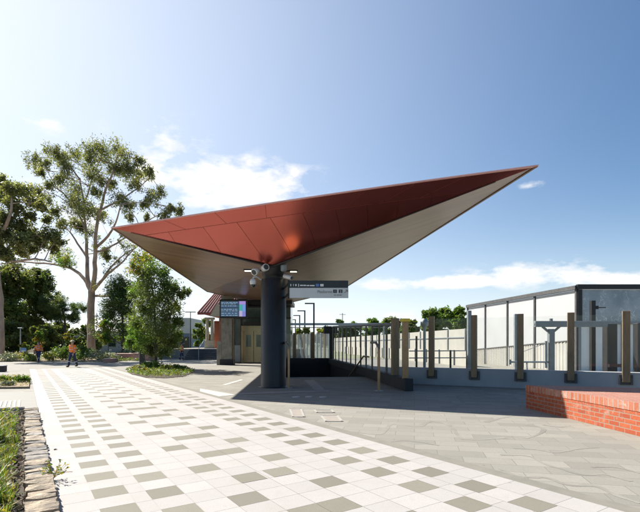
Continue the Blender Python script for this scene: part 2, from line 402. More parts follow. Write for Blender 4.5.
# patterned path
pb = MB(); u0, u1 = -3.0, 31.5
pb.face([UVP(.27, u0, .0055), UVP(4.45, u0, .0055), UVP(4.45, u1, .0055), UVP(.27, u1, .0055)], 2)
cols = [(.27, .565, 'e'), (.565, .875, 'A'), (.875, 1.025, 'h'), (1.025, 1.335, 'B'), (1.335, 1.645, 'w'), (1.645, 1.96, 'm0'), (1.96, 2.275, 'm1'),
        (2.275, 2.59, 'm2'), (2.59, 2.905, 'm3'), (2.905, 3.29, 'w'), (3.29, 3.6, 'C'), (3.6, 3.795, 'h'), (3.795, 4.105, 'D'), (4.105, 4.45, 'e')]
half = .3135
rng = random.Random(3)
for ci, (a, b, k) in enumerate(cols):
    off = {'A': 4.92, 'B': 4.60, 'C': 5.20, 'D': 4.87}.get(k, 5.22)
    r0 = int((u0 - off) / half) - 1; r1 = int((u1 - off) / half) + 1
    for r in range(r0, r1):
        c = off + r * half; lo, hi = max(u0, c - half / 2), min(u1, c + half / 2)
        if hi - lo < .02: continue
        dark = False
        if k in 'ABCD': dark = r % 2 == 0
        elif k[0] == 'm':
            rr = r % 4; mi = int(k[1])
            if r == -2: dark = False
            elif rr == 0: dark = mi in (0, 3)
            elif rr == 2: dark = mi in (1, 2)
        e = .0016
        if k == 'e' and r % 2: pass
        pb.face([UVP(a + e, lo + e, .008), UVP(b - e, lo + e, .008), UVP(b - e, hi - e, .008), UVP(a + e, hi - e, .008)], 1 if dark else 0, tone=rng.random())
for a, b in ((1.945, 2.25), (2.335, 2.645)):
    pb.face([UVP(a, 4.43, .0105), UVP(b, 4.43, .0105), UVP(b, 4.74, .0105), UVP(a, 4.74, .0105)], 1, tone=rng.random())
structure('path', pb, [M['pave_white'], M['pave_dark'], M['pave_joint']])
g = MB(); g.face([UVP(4.46, u0, .004), UVP(4.66, u0, .004), UVP(4.66, 31, .004), UVP(4.46, 31, .004)])
structure('drain_strip', g, M['drain'])
# grey side path with its pale directional bars
g = MB(); g.face([UVP(-14, 11.7, .004), UVP(.262, 11.7, .004), UVP(.262, 16.6, .004), UVP(-14, 16.6, .004)])
g.face([UVP(-14, 16.6, .004), UVP(-.0, 16.6, .004), UVP(-.0, 16.9, .004), UVP(-14, 16.9, .004)])
structure('side_path', g, M['asph'])
g = MB()
for i in range(44):
    v = -.10 - i * .095
    g.box(UVP(v, 13.05, .012), (.045, 2.4, .012), R(33.6))
structure('tactile_paving', g, M['tactile'])
# tactile / pale strips on the plaza
g = MB()
def sheet(mb, pts, z=.006): mb.face([V(p.x, p.y, z) for p in pts])
sheet(g, [G(200, 388.6), G(236, 394.9), G(219, 396.6), G(200, 391.5)])
sheet(g, [G(222, 384.9), G(241, 379.4), G(243, 380.2), G(226, 385.3)])
structure('pale_paving', g, M['tactile'])
g = MB(); sheet(g, [G(237, 394.6), G(237, 393.4), G(329, 390.2), G(329, 391.4)]); sheet(g, [G(304, 380), G(314, 380), G(325, 390), G(314.5, 390)])
structure('tactile_strip', g, M['tactile_grey'])
# inlaid wandering lines
def line_strip(mb, pts, w, z=.002):
    pts = [Vector((p.x, p.y, z)) for p in pts]
    # smooth once or twice
    for _ in range(2):
        q = [pts[0]]
        for a, b in zip(pts, pts[1:]): q += [a.lerp(b, .25), a.lerp(b, .75)]
        q.append(pts[-1]); pts = q
    L, Rr = [], []
    for i, p in enumerate(pts):
        d = (pts[min(i + 1, len(pts) - 1)] - pts[max(i - 1, 0)]).normalized(); n = Vector((-d.y, d.x, 0)); ww = 1.9 * w * (.6 + .7 * random.random())
        L.append(p + n * ww / 2); Rr.append(p - n * ww / 2)
    for i in range(len(pts) - 1): mb.face([L[i], L[i + 1], Rr[i + 1], Rr[i]])
g = MB()
def zz(ox, oy, s, pts): return [G(ox + a / s, oy + b / s) for a, b in pts]
for ox, oy, s, w, pts in (
    (400, 380, 4.571, .05, [(30, 207), (90, 215), (125, 190), (180, 190), (230, 205), (270, 265), (330, 275), (480, 264)]),
    (400, 380, 4.571, .08, [(225, 128), (300, 100), (250, 75), (330, 52)]),
    (400, 380, 4.571, .07, [(345, 62), (400, 85), (470, 88), (510, 78)]),
    (400, 380, 4.571, .05, [(390, 192), (470, 172), (530, 160)]),
    (290, 370, 4.571, .035, [(60, 235), (150, 262), (250, 275), (350, 290), (430, 297), (450, 250), (480, 247)]),
    (500, 440, 4.571, .03, [(0, 130), (70, 165), (140, 172), (220, 170), (310, 212), (440, 205), (520, 250), (640, 290)]),
    (500, 440, 4.571, .03, [(0, 68), (140, 70), (200, 110), (270, 128), (380, 165), (480, 152), (600, 190)]),
    (500, 440, 4.571, .025, [(60, 38), (190, 45), (250, 62), (350, 40), (450, 35)]),
    (500, 440, 4.571, .03, [(420, 125), (500, 120), (560, 130), (640, 152)]),
    (525, 380, 5.565, .04, [(0, 250), (60, 255), (110, 270), (90, 300), (0, 325)]),
    (525, 380, 5.565, .045, [(100, 250), (190, 263), (240, 258)]),
    (290, 370, 4.571, .03, [(440, 330), (520, 320), (600, 330), (680, 345)]),
): line_strip(g, zz(ox, oy, s, pts), w)
structure('paving_inlay', g, M['inlay'])

# pit covers
def pit_cover(x0, x1, ya, yb, sk, label, fill):
    a, b, c, d = G(x0, ya), G(x1, ya), G(x1 + sk, yb), G(x0 + sk, yb)
    ctr = (a + b + c + d) / 4; t = thing('pit_cover', V(ctr.x, ctr.y, 0), label, 'access cover')
    f = MB()
    for p, q in ((a, b), (b, c), (c, d), (d, a)):
        m = (p + q) / 2; dd = q - p; f.box(V(m.x, m.y, .008), (dd.length + .03, .045, .008), math.atan2(dd.y, dd.x))
    f.build('frame', M['tactile_grey'], t)
    l = MB(); l.face([V(p.x, p.y, .0065) for p in (d, c, b, a)]); l.build('lid', fill, t)
pit_cover(321, 337, 415.7, 421.5, 5, 'square flush cover with pale frame and pinkish infill on the sunny paving', M['pinkpad'])
pit_cover(314, 331, 409.8, 412.6, 3, 'flush cover with pale frame at the sunny edge of the canopy shadow', M['plaza'])
pit_cover(290, 301, 409, 417, 3, 'pinkish square flush cover nearest the white path', M['pinkpad'])
for i, (x, y) in enumerate(((296, 397.2), (309, 397), (323, 397.3))):
    p = G(x, y); s_ = MB().lathe(p + V(0, 0, .002), [(.11, 0), (.11, .012), (.08, .018)], 16)
    tag(s_.build('floor_stud', M['tactile'], loc=p), ['small round floor stud nearest the column under the canopy', 'middle round floor stud in the canopy shade', 'small round floor stud farthest right in the canopy shade'][i], 'floor stud', 'round studs let into the shaded paving')

# ------------------------------------------------------------------ canopy
Lt, Rt = P(112, 228, 15.4), P(537, 166, 11.1)
Cp = V(-1.62, 15.12, 4.14)
P1, P2, P3, P4 = P(207, 291.5, 29.7), P(241, 299.3, 34.6), P(285, 303.8, 38), P(341, 290.3, 29)
colb = V(-1.62, 15.5, 0)
can = thing('station_canopy', colb, 'winged red metal and timber lined canopy standing on one charcoal column', 'canopy')
def lerp(a, b, t): return a + (b - a) * t
# red face, made of seamed panels: rows parallel to top edge
red = MB()
nrm = (Rt - Lt).cross(Cp - Lt).normalized()
if nrm.y > 0: nrm = -nrm
def edge(q):                                   # gently bowed front edge from tip to tip
    iz = (1 - q) / Lt.y + q / Rt.y
    # straight line in space, then bowed forward so the right side reflects shaded ground
    x = 112 + 425 * q; y = 228 - 62 * q - 4 * q * (1 - q) * 1.6
    return P(x, y, (1 - BOW * 4 * q * (1 - q)) / iz)
BOW = .042
def redpt(q, t): return lerp(edge(q), Cp, t)
def bary(a, b, c): return redpt(b / (a + b), c)
ROW = .2
cuts = [.07, .17, .27, .37, .47, .57, .67, .77, .88]
us = [0, .12, .24, .36, .48, .60, .72, .84, 1]
DL, DR = -.72, -.28
tones = [random.random() for _ in range(40)]
NS, NT = 64, 20
ts = [0, .1] + [ROW + (1 - ROW) * i / (NT - 2) for i in range(NT - 1)]
for i in range(NS):
    for j in range(len(ts) - 1):
        q0, q1, t0, t1 = i / NS, (i + 1) / NS, ts[j], ts[j + 1]; qm, tm = (q0 + q1) / 2, (t0 + t1) / 2
        if tm < ROW: pid = sum(qm > u_ for u_ in us)
        else:
            k = tm - ROW; wl, wr = (1 - tm) * (1 - qm) - DL * k, (1 - tm) * qm - DR * k; pid = 12 + sum(wr / (wl + wr) > c_ for c_ in cuts)
        pts = [redpt(q0, t0), redpt(q1, t0), redpt(q1, t1), redpt(q0, t1)]
        red.face(pts if t1 < 1 else pts[:3], 0, tone=tones[pid])
def seam(pts, w=.009, mi=1):
    for a, b in zip(pts, pts[1:]):
        d = (b - a).normalized(); q = d.cross(nrm).normalized() * w / 2; o = nrm * .006
        red.face([a - q + o, b - q + o, b + q + o, a + q + o], mi)
seam([redpt(.004 + .992 * i / 40, ROW) for i in range(41)], .010)
for a in us[1:-1]: seam([redpt(a, .0), redpt(a, ROW)])
for a in cuts:
    wl, wr = (1 - ROW) * (1 - a), (1 - ROW) * a; k = min(wl / -DL, wr / -DR) * .995
    seam([bary(wl + DL * k * i / 10, wr + DR * k * i / 10, ROW + k * i / 10) for i in range(11)])
red.build('red_fascia_panels', [M['red'], M['redseam']], can)
# timber soffit
so = MB()
inr = .02
for tri in ((Lt, Cp, P1), (P1, Cp, P2), (P2, Cp, P3), (P3, Cp, P4), (P4, Cp, Rt)):
    # subdivide so the planes fold gently
    so.face(tri)
so.build('timber_soffit', M['soffit'], can)
# black strips stand in for the shadow gap along the valleys
vg = MB()
for A in (Lt, Rt):
    a = lerp(A, Cp, .12); vg.tube([a + V(0, -.01, -.012), Cp + V(0, -.03, -.02)], [.008, .034], 6)
vg.build('valley_shadow_strip', M['black'], can)
# upper side
top = MB(); apex = V(-1.5, 19, 6.15)
lift = V(0, 0, .03)
bd = [edge(i / 32) for i in range(33)] + [P4, P3, P2, P1]
for i in range(len(bd)):
    a, b = bd[i], bd[(i + 1) % len(bd)]
    top.face([a + lift, b + lift, apex])
    top.face([a, b, b + lift, a + lift])
top.build('roof_cover', M['shedroof'], can)
ed = MB()
n_ = (Rt - Lt).normalized()
# slim capping, a little proud of the front edge
out = V(n_.y, -n_.x, 0)
eds = [edge(i / 32) for i in range(33)]; eds[0] = eds[0] - n_ * .03; eds[-1] = eds[-1] + n_ * .03
for e0, e1 in zip(eds, eds[1:]):
    ed.face([e0 + out * .03 + V(0, 0, -.015), e1 + out * .03 + V(0, 0, -.015), e1 + out * .03 + V(0, 0, .02), e0 + out * .03 + V(0, 0, .02)])
    ed.face([e0 + out * .03 + V(0, 0, .02), e1 + out * .03 + V(0, 0, .02), e1 - out * .12 + V(0, 0, .05), e0 - out * .12 + V(0, 0, .05)])
    ed.face([e0 + out * .03 + V(0, 0, -.015), e1 + out * .03 + V(0, 0, -.015), e1 - out * .05 + V(0, 0, -.015), e0 - out * .05 + V(0, 0, -.015)])
ed.build('edge_capping', M['redpanel2'], can)
sd = MB()
for a, b in ((Rt, P4), (P4, P3), (P3, P2), (P2, P1), (P1, Lt)):
    d = (b - a).normalized(); o = V(d.y, -d.x, 0) * .012
    sd.face([a + o - V(0, 0, .03), b + o - V(0, 0, .03), b + o + V(0, 0, .04), a + o + V(0, 0, .04)])
    sd.face([a + o - V(0, 0, .03), b + o - V(0, 0, .03), b - o * 4 - V(0, 0, .03), a - o * 4 - V(0, 0, .03)])
sd.build('side_flashing', mat('bronze_flashing', (.24, .16, .10), .45, .3, .1, 2), can)
cm = MB(); cm.lathe(colb, [(.52, 0), (.52, .02), (.44, .03), (.435, .05), (.435, 3.72), (.42, 3.74)], 48)
colm = cm.build('column', M['charcoal'], can)
cc = MB(); cc.lathe(colb, [(.36, 3.74), (.36, 3.86), (.40, 3.87), (.40, 4.14), (.5, 4.3), (.5, 4.6)], 40)
cc.build('column_collar', M['black'], colm)
for z in (.16, 1.9): MB().lathe(colb, [(.437, z), (.437, z + .005)], 48).build('joint_ring', M['black'], colm)

# fittings on the column
def light_bar(x, y, Z, side, label):
    p = P(x, y, Z); t = thing('bracket_light', p, label, 'light', 'lit bracket lights on the canopy column')
    MB().bbox(p + V(0, 0, .025), (.30, .16, .05), 0, 0, .012).build('housing', M['charcoal'], t)
    MB().box(p + V(0, 0, -.008), (.22, .10, .016)).build('lamp', M['lampglow'], t)
    MB().tube([p + V(-side * .1, 0, .03), V(colb.x + side * .38, p.y + .1, p.z + .03)], .022, 8).build('arm', M['charcoal'], t)
light_bar(248, 270.8, 15.3, -1, 'lit lamp on short bracket left of the dark column')
light_bar(293.5, 271.6, 15.3, 1, 'lit lamp on short bracket right of the dark column, above the sign')
def flood(x, y, Z, d, label, cat):
    p = P(x, y, Z); t = thing('floodlight', p, label, 'floodlight', 'floodlights round the column head')
    d = Vector(d).normalized()
    MB().lathe(p - d * .13, [(.05, 0), (.10, .04), (.12, .2), (.12, .26), (.10, .262)], 18, axis=d).build('housing', M['offwhite'], t)
    MB().lathe(p + d * .135, [(.09, 0), (.085, .006)], 18, axis=d).build('lens', M['darkglass'], t)
    MB().tube([p, p + V(0, .28, 0)], .03, 8).build('bracket', M['greymetal'], t)
flood(256, 271, 15.0, (-.4, -.75, -.45), 'pale cylindrical floodlight beside the left bracket lamp', 'floodlight')
flood(264.5, 268, 14.95, (.5, -.8, .1), 'pale cylindrical floodlight aimed right at the front of column head', 'floodlight')
def uplight():
    p = P(283.5, 268.5, 15.05); t = thing('floodlight', p, 'grey floodlight at the right of the column head, pointed upwards', 'floodlight', 'floodlights round the column head')
    MB().lathe(p - V(0, 0, .1), [(.06, 0), (.10, .03), (.10, .2)], 18).build('housing', M['greymetal'], t)
    MB().tube([p, p + V(-.1, .3, 0)], .03, 8).build('bracket', M['greymetal'], t)
uplight()
def dome_cam():
    p = P(253, 283, 15.0); t = thing('security_camera', p, 'white dome security camera hanging left of the column', 'camera')
    MB().lathe(p + V(0, 0, -.06), [(.07, 0), (.10, .03), (.11, .10), (.09, .18), (.04, .2)], 18).build('housing', M['offwhite'], t)
    MB().ball(p + V(0, 0, -.06), (.08, .08, .09), 14, 8).build('dome', M['darkglass'], t)
    MB().tube([p + V(0, 0, .13), p + V(.02, 0, .2), p + V(.1, .05, .22), V(colb.x - .4, p.y + .3, p.z + .16)], .028, 8).build('arm', M['offwhite'], t)
dome_cam()
def bullet_cam():
    p = P(288, 277, 14.95); t = thing('security_camera', p, 'white bullet security camera on the right of the column', 'camera')
    d = V(.86, -.4, -.28).normalized()
    MB().lathe(p - d * .17, [(.05, 0), (.07, .01), (.075, .3), (.07, .31)], 16, axis=d).build('housing', M['offwhite'], t)
    MB().lathe(p + d * .14, [(.055, 0), (.055, .03)], 16, axis=d).build('lens', M['black'], t)
    MB().tube([p, p + V(-.12, .12, .06), V(colb.x + .38, p.y + .3, p.z + .05)], .03, 8).build('bracket', M['offwhite'], t)
bullet_cam()

# hanging direction sign
Zs = 14.2
sa, sb = P(288, 280, Zs), P(348.2, 281, Zs + .1)
sg = thing('direction_sign', V((sa.x + sb.x) / 2, Zs, sa.z), 'two-tier dark and pale direction sign reaching right from the column', 'sign')
def sp(x, y, dz=0): return P(x, y, Zs - dz)
def sheetbox(mb, x0, y0, x1, y1, Zf, th, mi=0):
    a, b = P(x0, y1, Zf), P(x1, y0, Zf); mb.box(((a.x + b.x) / 2, Zf + th / 2, (a.z + b.z) / 2), (b.x - a.x, th, b.z - a.z), 0, mi)
m_ = MB(); sheetbox(m_, 289.5, 280.5, 348.2, 287.7, Zs, .1); m_.build('dark_panel', M['signdark'], sg)
m_ = MB(); sheetbox(m_, 289.5, 287.9, 348.4, 297.8, Zs + .005, .09); pale = m_.build('pale_panel', M['signgrey'], sg)
m_ = MB(); sheetbox(m_, 287.8, 279.8, 289.3, 298.2, Zs - .01, .14)
m_.tube([V(P(288, 284, Zs).x, Zs + .06, P(0, 284, Zs).z), V(colb.x + .38, colb.y - .2, P(0, 284, Zs).z)], .035, 8); m_.tube([V(P(288, 294, Zs).x, Zs + .06, P(0, 294, Zs).z), V(colb.x + .4, colb.y - .2, P(0, 294, Zs).z)], .035, 8)
m_.build('bracket', M['charcoal'], sg)
zf = Zs - .003
text_mesh('Platforms', .125, P(317.2, 293.0, zf), (1, 0, 0), (0, 0, 1), 'lettering', M['textgrey'], sg)
for x0, ch in ((333.2, '1'), (338.8, '2')):
    q = MB(); sheetbox(q, x0, 289.6, x0 + 3.6, 292.9, zf, .003); q.build('platform_number_tile', M['textdark'], sg)
    text_mesh(ch, .1, P(x0 + 1.8, 292.3, zf - .004), (1, 0, 0), (0, 0, 1), 'lettering', M['textwhite'], sg, 'CENTER')
q = MB(); a = P(344.5, 292.8, zf); q.tube([a, a + V(.1, 0, .09)], .01, 6); q.tube([a + V(.1, 0, .09), a + V(.035, 0, .09)], .01, 6); q.tube([a + V(.1, 0, .09), a + V(.1, 0, .025)], .01, 6)
q.build('arrow', M['textgrey'], sg)
for x0, x1 in ((334, 336.2), (336.8, 339), (339.4, 341.6)): q = MB(); sheetbox(q, x0, 294.6, x1, 295.5, zf, .003); q.build('small_lettering', M['textgrey'], sg)
for x0, x1, yt, yb in ((290.4, 291.2, 284, 286.2), (293.2, 293.7, 284, 286.2), (295.2, 296.6, 284.2, 286), (298.2, 298.9, 283.8, 286.6), (300, 303, 284.8, 286), (303.4, 306, 284.8, 286), (306.6, 309.5, 285, 286.1), (310, 314.6, 285, 286.2)):
    q = MB(); sheetbox(q, x0, yt, x1, yb, zf, .003); q.build('small_lettering', M['textwhite'], sg)
q = MB(); sheetbox(q, 315.8, 283.8, 319, 286.5, zf, .003); q.build('blue_badge', M['pillblue'], sg)
q = MB(); sheetbox(q, 320.2, 284, 323.6, 286.4, zf, .003); q.build('white_badge', M['textwhite'], sg)

# ------------------------------------------------------------------ lift, pier, departures screen
lf = thing('lift_building', V(-4.6, 36, 0), 'glazed lift lobby with bronze steel doors behind the canopy column', 'lift')
Zl = 35.0
def at(x, Z=Zl): return (x - 320) * Z / F
LX0, LX1 = at(233.5), at(291)
b_ = MB(); b_.box(((LX0 + LX1) / 2, Zl + 1.6, 2.25), (LX1 - LX0 - .1, 2.6, 4.5)); b_.build('wall', M['greenglass'], lf)
b_ = MB(); b_.box(((LX0 + at(241)) / 2 + .02, Zl - .02, .75), (at(241) - LX0, .1, 1.3)); b_.build('skirting_panel', M['greymetal'], lf)
b_ = MB()
for z in (3.55, 4.45): b_.box(((LX0 + LX1) / 2, Zl, z), (LX1 - LX0, .14, .10))
for x in (233.8, 241.2): b_.box((at(x), Zl - .01, 2.25), (.10, .16, 4.5))
b_.build('mullions', M['charcoal'], lf)
b_ = MB(); b_.box((at(253.5), Zl + .1, 3.12), (at(263) - at(244), .12, .3)); b_.build('dark_header', M['black'], lf)
b_ = MB(); b_.box(((at(241.5) + at(266)) / 2, Zl + .06, 2.72), (at(266) - at(241.5), .34, .42)); b_.box((at(242.6), Zl + .06, 1.25), (.2, .34, 2.5)); b_.box((at(265), Zl + .06, 1.25), (.2, .34, 2.5))
b_.build('door_frame', M['goldsteel'], lf)
for xa, xb in ((243.9, 253.7), (253.9, 263.8)):
    dd = MB(); dd.box(((at(xa) + at(xb)) / 2, Zl - .02, 1.28), (at(xb) - at(xa) - .02, .1, 2.46)); d_ = dd.build('lift_door', M['goldsteel'], lf)
    w_ = MB(); w_.box(((at(xa) + at(xb)) / 2, Zl - .076, 1.75), ((at(xb) - at(xa)) * .5, .012, .95)); w_.build('window', M['greenglass'], d_)
b_ = MB(); b_.box(((LX0 + LX1) / 2, Zl + .8, 4.72), (LX1 - LX0 + .3, 3.6, .3)); b_.build('roof', M['charcoal'], lf)

Zp = 31.8
pr = thing('stone_pier', V(at(226.5, Zp), Zp, 0), 'grey stone clad pier under the departures screen', 'pier')
b_ = MB(); b_.box((at(226.5, Zp), Zp + .35, 2.65), (at(231.8, Zp) - at(221.2, Zp), .75, 4.6)); 
b_.build('shaft', M['stone'], pr)
b_ = MB(); b_.box((at(226.6, Zp), Zp + .35, .2), (.92, .9, .4)); b_.build('base', M['plinth'], pr)
b_ = MB(); b_.box((at(219.2, Zp), Zp + .2, .85), (.34, .5, 1.7)); b_.build('low_cheek', M['stone'], pr)
b_ = MB(); b_.tube([V(at(233, Zp), Zp + .1, 0), V(at(233, Zp), Zp + .1, 3.3)], .05, 10); b_.build('downpipe', M['bronze'], pr)

Zd = 30.6
sc_ = thing('departures_screen', P(233, 308.5, Zd), 'lit blue train departures screen fixed to the stone pier', 'screen')
b_ = MB(); a, b = P(219.3, 318.2, Zd), P(247.3, 299.2, Zd)
b_.bbox(((a.x + b.x) / 2, Zd + .1, (a.z + b.z) / 2), (b.x - a.x, .2, b.z - a.z), 0, 0, .03); b_.build('casing', M['black'], sc_)
def emis(name, c, s): return mat(name, tuple(x * .3 for x in c), .4, 0, .05, 3, emit=c, estr=s * .3)
def spane(x0, y0, x1, y1, name, m, dz=.004):
    q = MB(); sheetbox(q, x0, y0, x1, y1, Zd - dz, .004); return q.build(name, m, sc_)
spane(220.6, 301, 245.8, 316.6, 'display', emis('screen_dark', (.045, .08, .13), 1))
e1, e2 = emis('screen_row', (.05, .11, .22), 1.2), emis('screen_text', (.35, .5, .6), 1.2)
for i, y in enumerate((302, 305.2, 308.4, 311.8, 314)): q = MB(); sheetbox(q, 221, y, 238.4, y + 2.0, Zd - .007, .002); q.build('timetable_row', e1, sc_)
for y in (302.2, 303.6, 305.6, 309, 310.6, 313, 315):
    x = 221.4
    while x < 236: w = random.uniform(.9, 3.2); q = MB(); sheetbox(q, x, y, x + w, y + .55, Zd - .010, .002); q.build('timetable_text', e2, sc_); x += w + random.uniform(.5, 1.4)
spane(239.2, 301.2, 245.6, 304.5, 'side_panel', emis('screen_violet', (.5, .35, .9), 1), .008)
spane(239.2, 304.6, 242.4, 310.6, 'side_panel', emis('screen_teal', (.08, .55, .5), 1), .008)
spane(242.5, 304.6, 245.6, 312, 'side_panel', emis('screen_blue', (.22, .42, .95), 1), .008)
spane(239.2, 310.7, 242.4, 316.4, 'side_panel', emis('screen_pale', (.6, .55, .85), 1), .008)
spane(242.5, 312.1, 245.6, 316.4, 'side_panel', emis('screen_indigo', (.3, .3, .85), 1), .008)
b_ = MB(); b_.tube([V(at(227, Zd), Zd + .2, 3.9), V(at(227, Zd), Zp, 3.9)], .05, 8); b_.tube([V(at(227, Zd), Zd + .2, 4.3), V(at(227, Zd), Zp, 4.3)], .05, 8); b_.build('bracket', M['black'], sc_)

# ------------------------------------------------------------------ stairs
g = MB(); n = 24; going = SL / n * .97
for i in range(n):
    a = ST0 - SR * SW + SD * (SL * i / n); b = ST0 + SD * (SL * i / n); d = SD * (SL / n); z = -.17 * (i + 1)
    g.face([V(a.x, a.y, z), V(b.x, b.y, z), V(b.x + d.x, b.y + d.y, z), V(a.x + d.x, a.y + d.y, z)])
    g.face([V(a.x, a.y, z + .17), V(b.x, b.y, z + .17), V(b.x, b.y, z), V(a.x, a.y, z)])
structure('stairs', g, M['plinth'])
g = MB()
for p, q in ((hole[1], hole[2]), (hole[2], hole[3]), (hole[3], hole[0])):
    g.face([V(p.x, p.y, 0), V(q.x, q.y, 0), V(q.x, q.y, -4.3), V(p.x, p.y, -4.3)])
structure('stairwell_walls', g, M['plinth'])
g = MB()
e = ST0 - SR * SW
g.box((ST0 + e) / 2 + V(0, -.02, .008), (SW, .06, .012), math.atan2(SR.y, SR.x)); structure('stair_nosing', g, M['greymetal'])

# right balustrade
def BL(Z): return V(2.84 - .102 * (Z - 14.1), Z, 0)
def rail_h(Z): return 2.2 + (Z - 15.8) / 17.2 * .58
ba = thing('stair_balustrade', BL(24), 'long glazed balustrade with dark fins on a black plinth right of the stairs', 'balustrade')
ang = math.atan2(SD.y, SD.x)
mp = MB(); c = (BL(14.1) + BL(34.6)) / 2; mp.bbox(c + V(0, 0, .20), (20.5, .28, .40), ang, 0, .015); mp.build('plinth', M['plinth'], ba)
for Z in (17, 18.2, 19.5, 20.8, 22.1, 23.5, 25, 26.5, 28, 29.6, 31.2, 33):
    h = rail_h(Z) - .03; f_ = MB(); f_.bbox(BL(Z) + V(0, 0, .4 + (h - .4) / 2), (.16, .055, h - .4), ang, 0, .008); f_.build('fin', M['darkfin'], ba)
Zl_ = [14.3, 15.8, 17, 18.2, 19.5, 20.8, 22.1, 23.5, 25, 26.5, 28, 29.6, 31.2, 33]
for a, b in zip(Zl_, Zl_[1:]):
    A, B = BL(a), BL(b); h0, h1 = (rail_h(a) - .12, rail_h(b) - .12); o = SR * .05
    q = MB(); A = A + (B - A) * .06; B = B - (B - A) * .05
    q.face([A + o + V(0, 0, .42), B + o + V(0, 0, .42), B + o + V(0, 0, h1), A + o + V(0, 0, h0)]); q.build('glass_panel', M['glass_clear'], ba)
q = MB(); q.tube([BL(16.4) + V(0, 0, rail_h(16.4)), BL(33.2) + V(0, 0, rail_h(33.2))], .055, 8); q.build('top_rail', M['greymetal'], ba)
q = MB(); q.bbox(BL(15.8) + V(0, 0, 1.4), (.24, .24, 2.0 + .02), ang, 0, .01); q.build('end_post', M['bronze'], ba)
q = MB(); q.bbox(BL(14.4) + V(-.05, 0, 1.3), (.10, .20, 1.84), ang, 0, .008); q.build('slim_end_post', M['brass'], ba)
q = MB(); q.box(BL(14.4) + V(-.05, 0, 2.27), (.24, .24, .10), ang); q.build('yellow_cap', M['yellow'], ba)
q = MB(); q.bbox(BL(33.3) + V(0, 0, 1.55), (.3, .3, 2.3), ang, 0, .01); q.box(BL(33.3) + V(-.1, 0, 2.55), (.6, 1.0, .55), ang); q.build('corner_post', M['black'], ba)

# rear stairwell parapet with glass
rb0 = hole[3] + V(-.2, 0, 0); rb1 = hole[2] + V(.25, 0, 0)
rp = thing('rear_parapet', (rb0 + rb1) / 2, 'black parapet topped with hazy glass closing the far end of stairs', 'balustrade')
ar = math.atan2(SR.y, SR.x); ln = (rb1 - rb0).length
MB().box((rb0 + rb1) / 2 + V(0, .1, .2), (ln, .25, .44), ar).build('parapet', M['plinth'], rp)
q = MB(); q.face([rb0 + V(0, .1, .42), rb1 + V(0, .1, .42), rb1 + V(0, .1, 2.3), rb0 + V(0, .1, 2.3)]); q.build('glass_panel', M['glass_grey'], rp)
for x, m in ((294.6, 'bronze'), (312.7, 'bronze')):
    t_ = (x - 320) * 34.2 / F; p_ = V(t_, 34.15, 0)
    q = MB(); q.bbox(p_ + V(0, 0, 1.35), (.3 if x > 300 else .24, .16, 2.0), ar, 0, .01); q.build('post', M[m], rp)

# left balustrade (mostly behind the column)
lb = thing('stair_balustrade', hole[0] + SD * 7, 'short glazed balustrade with bronze posts behind the dark column', 'balustrade')
q = MB(); q.bbox(hole[0] + SD * 7 - SR * .14 + V(0, 0, .2), (14.0, .26, .4), ang, 0, .015); q.build('plinth', M['plinth'], lb)
for k in (.3, 3, 6, 9, 12):
    q = MB(); q.bbox(hole[0] + SD * k - SR * .14 + V(0, 0, 1.35), (.16, .09, 1.9), ang, 0, .008); q.build('post', M['bronze'], lb)
a, b = hole[0] + SD * .3 - SR * .1, hole[3] - SR * .1
q = MB(); q.face([a + V(0, 0, .42), b + V(0, 0, .42), b + V(0, 0, 2.2), a + V(0, 0, 2.2)]); q.build('glass_panel', M['glass'], lb)

# long glazed screens of the platform beyond the stairs: closely spaced fins
fs = thing('platform_screen', V(-1.2, 47, 0), 'hazy platform screen with closely spaced grey fins beyond the stairs', 'screen fence')
A, B = V(-3.6, 50, 0), V(.75, 37.5, 0); dv = (B - A); aa = math.atan2(dv.y, dv.x)
q = MB(); q.face([A + V(0, 0, .1), B + V(0, 0, .1), B + V(0, 0, 2.45), A + V(0, 0, 2.45)]); q.build('glass_panel', M['glass_grey'], fs)
for i in range(14):
    p_ = A + dv * (i / 13); q = MB(); q.box(p_ + V(0, 0, 1.25), (.22, .09, 2.5), aa); q.build('fin', M['steel'] if i % 3 else M['bronze'], fs)
gb = thing('gantry_beam', V(-.2, 46, 0), 'slim grey horizontal beam on posts crossing behind the stairs', 'beam')
MB().box((1.2, 46, 3.55), (11.5, .3, .22)).build('beam', M['steel'], gb)
MB().box((1.2, 46.2, 3.22), (11.5, .1, .08)).build('cable_tray', M['greymetal'], gb)
for x in (-3.9, .55, 6.6): MB().box((x, 46, 1.72), (.14, .2, 3.44)).build('post', M['steel'], gb)

# handrails at the stair head
def handrail(base, topz, sidex, label):
    t = thing('handrail', base, label, 'handrail', 'bronze handrail ends at the head of the stairs')
    MB().bbox(base + V(0, 0, topz / 2), (.13, .07, topz), ang, 0, .01).build('post', M['brass'], t)
    MB().box(base + V(0, 0, .008), (.32, .24, .012), ang).build('foot_plate', M['steel'], t)
    top_ = base + V(0, 0, topz)
    e_ = base + SD * 6.1 + SR * sidex + V(0, 0, 1.0)
    MB().tube([top_ + SR * -.02 + V(0, 0, -.22), top_ - SD * .04 + V(0, 0, -.04), top_ + V(-.10, 0, .13), top_ + SD * .9 + V(-.05, 0, .13)], .04, 10).build('rail_end', M['darkfin'], t)
handrail(G(378.8, 391), 1.42, 0, 'bronze handrail post right of the stairs with bent dark rail end')
handrail(G(288.8, 388.3), 1.42, 0, 'bronze handrail post beside the dark column with bent dark rail end')
hr = thing('wall_handrail', BL(22), 'dark handrail sloping down inside the stair wall', 'handrail')
q = MB(); q.tube([BL(19.2) - SR * .22 + V(0, 0, .95), BL(20.3) - SR * .22 + V(0, 0, .95), BL(27) - SR * .22 + V(0, 0, -1.1)], .035, 8); q.build('rail', M['bronze'], hr)
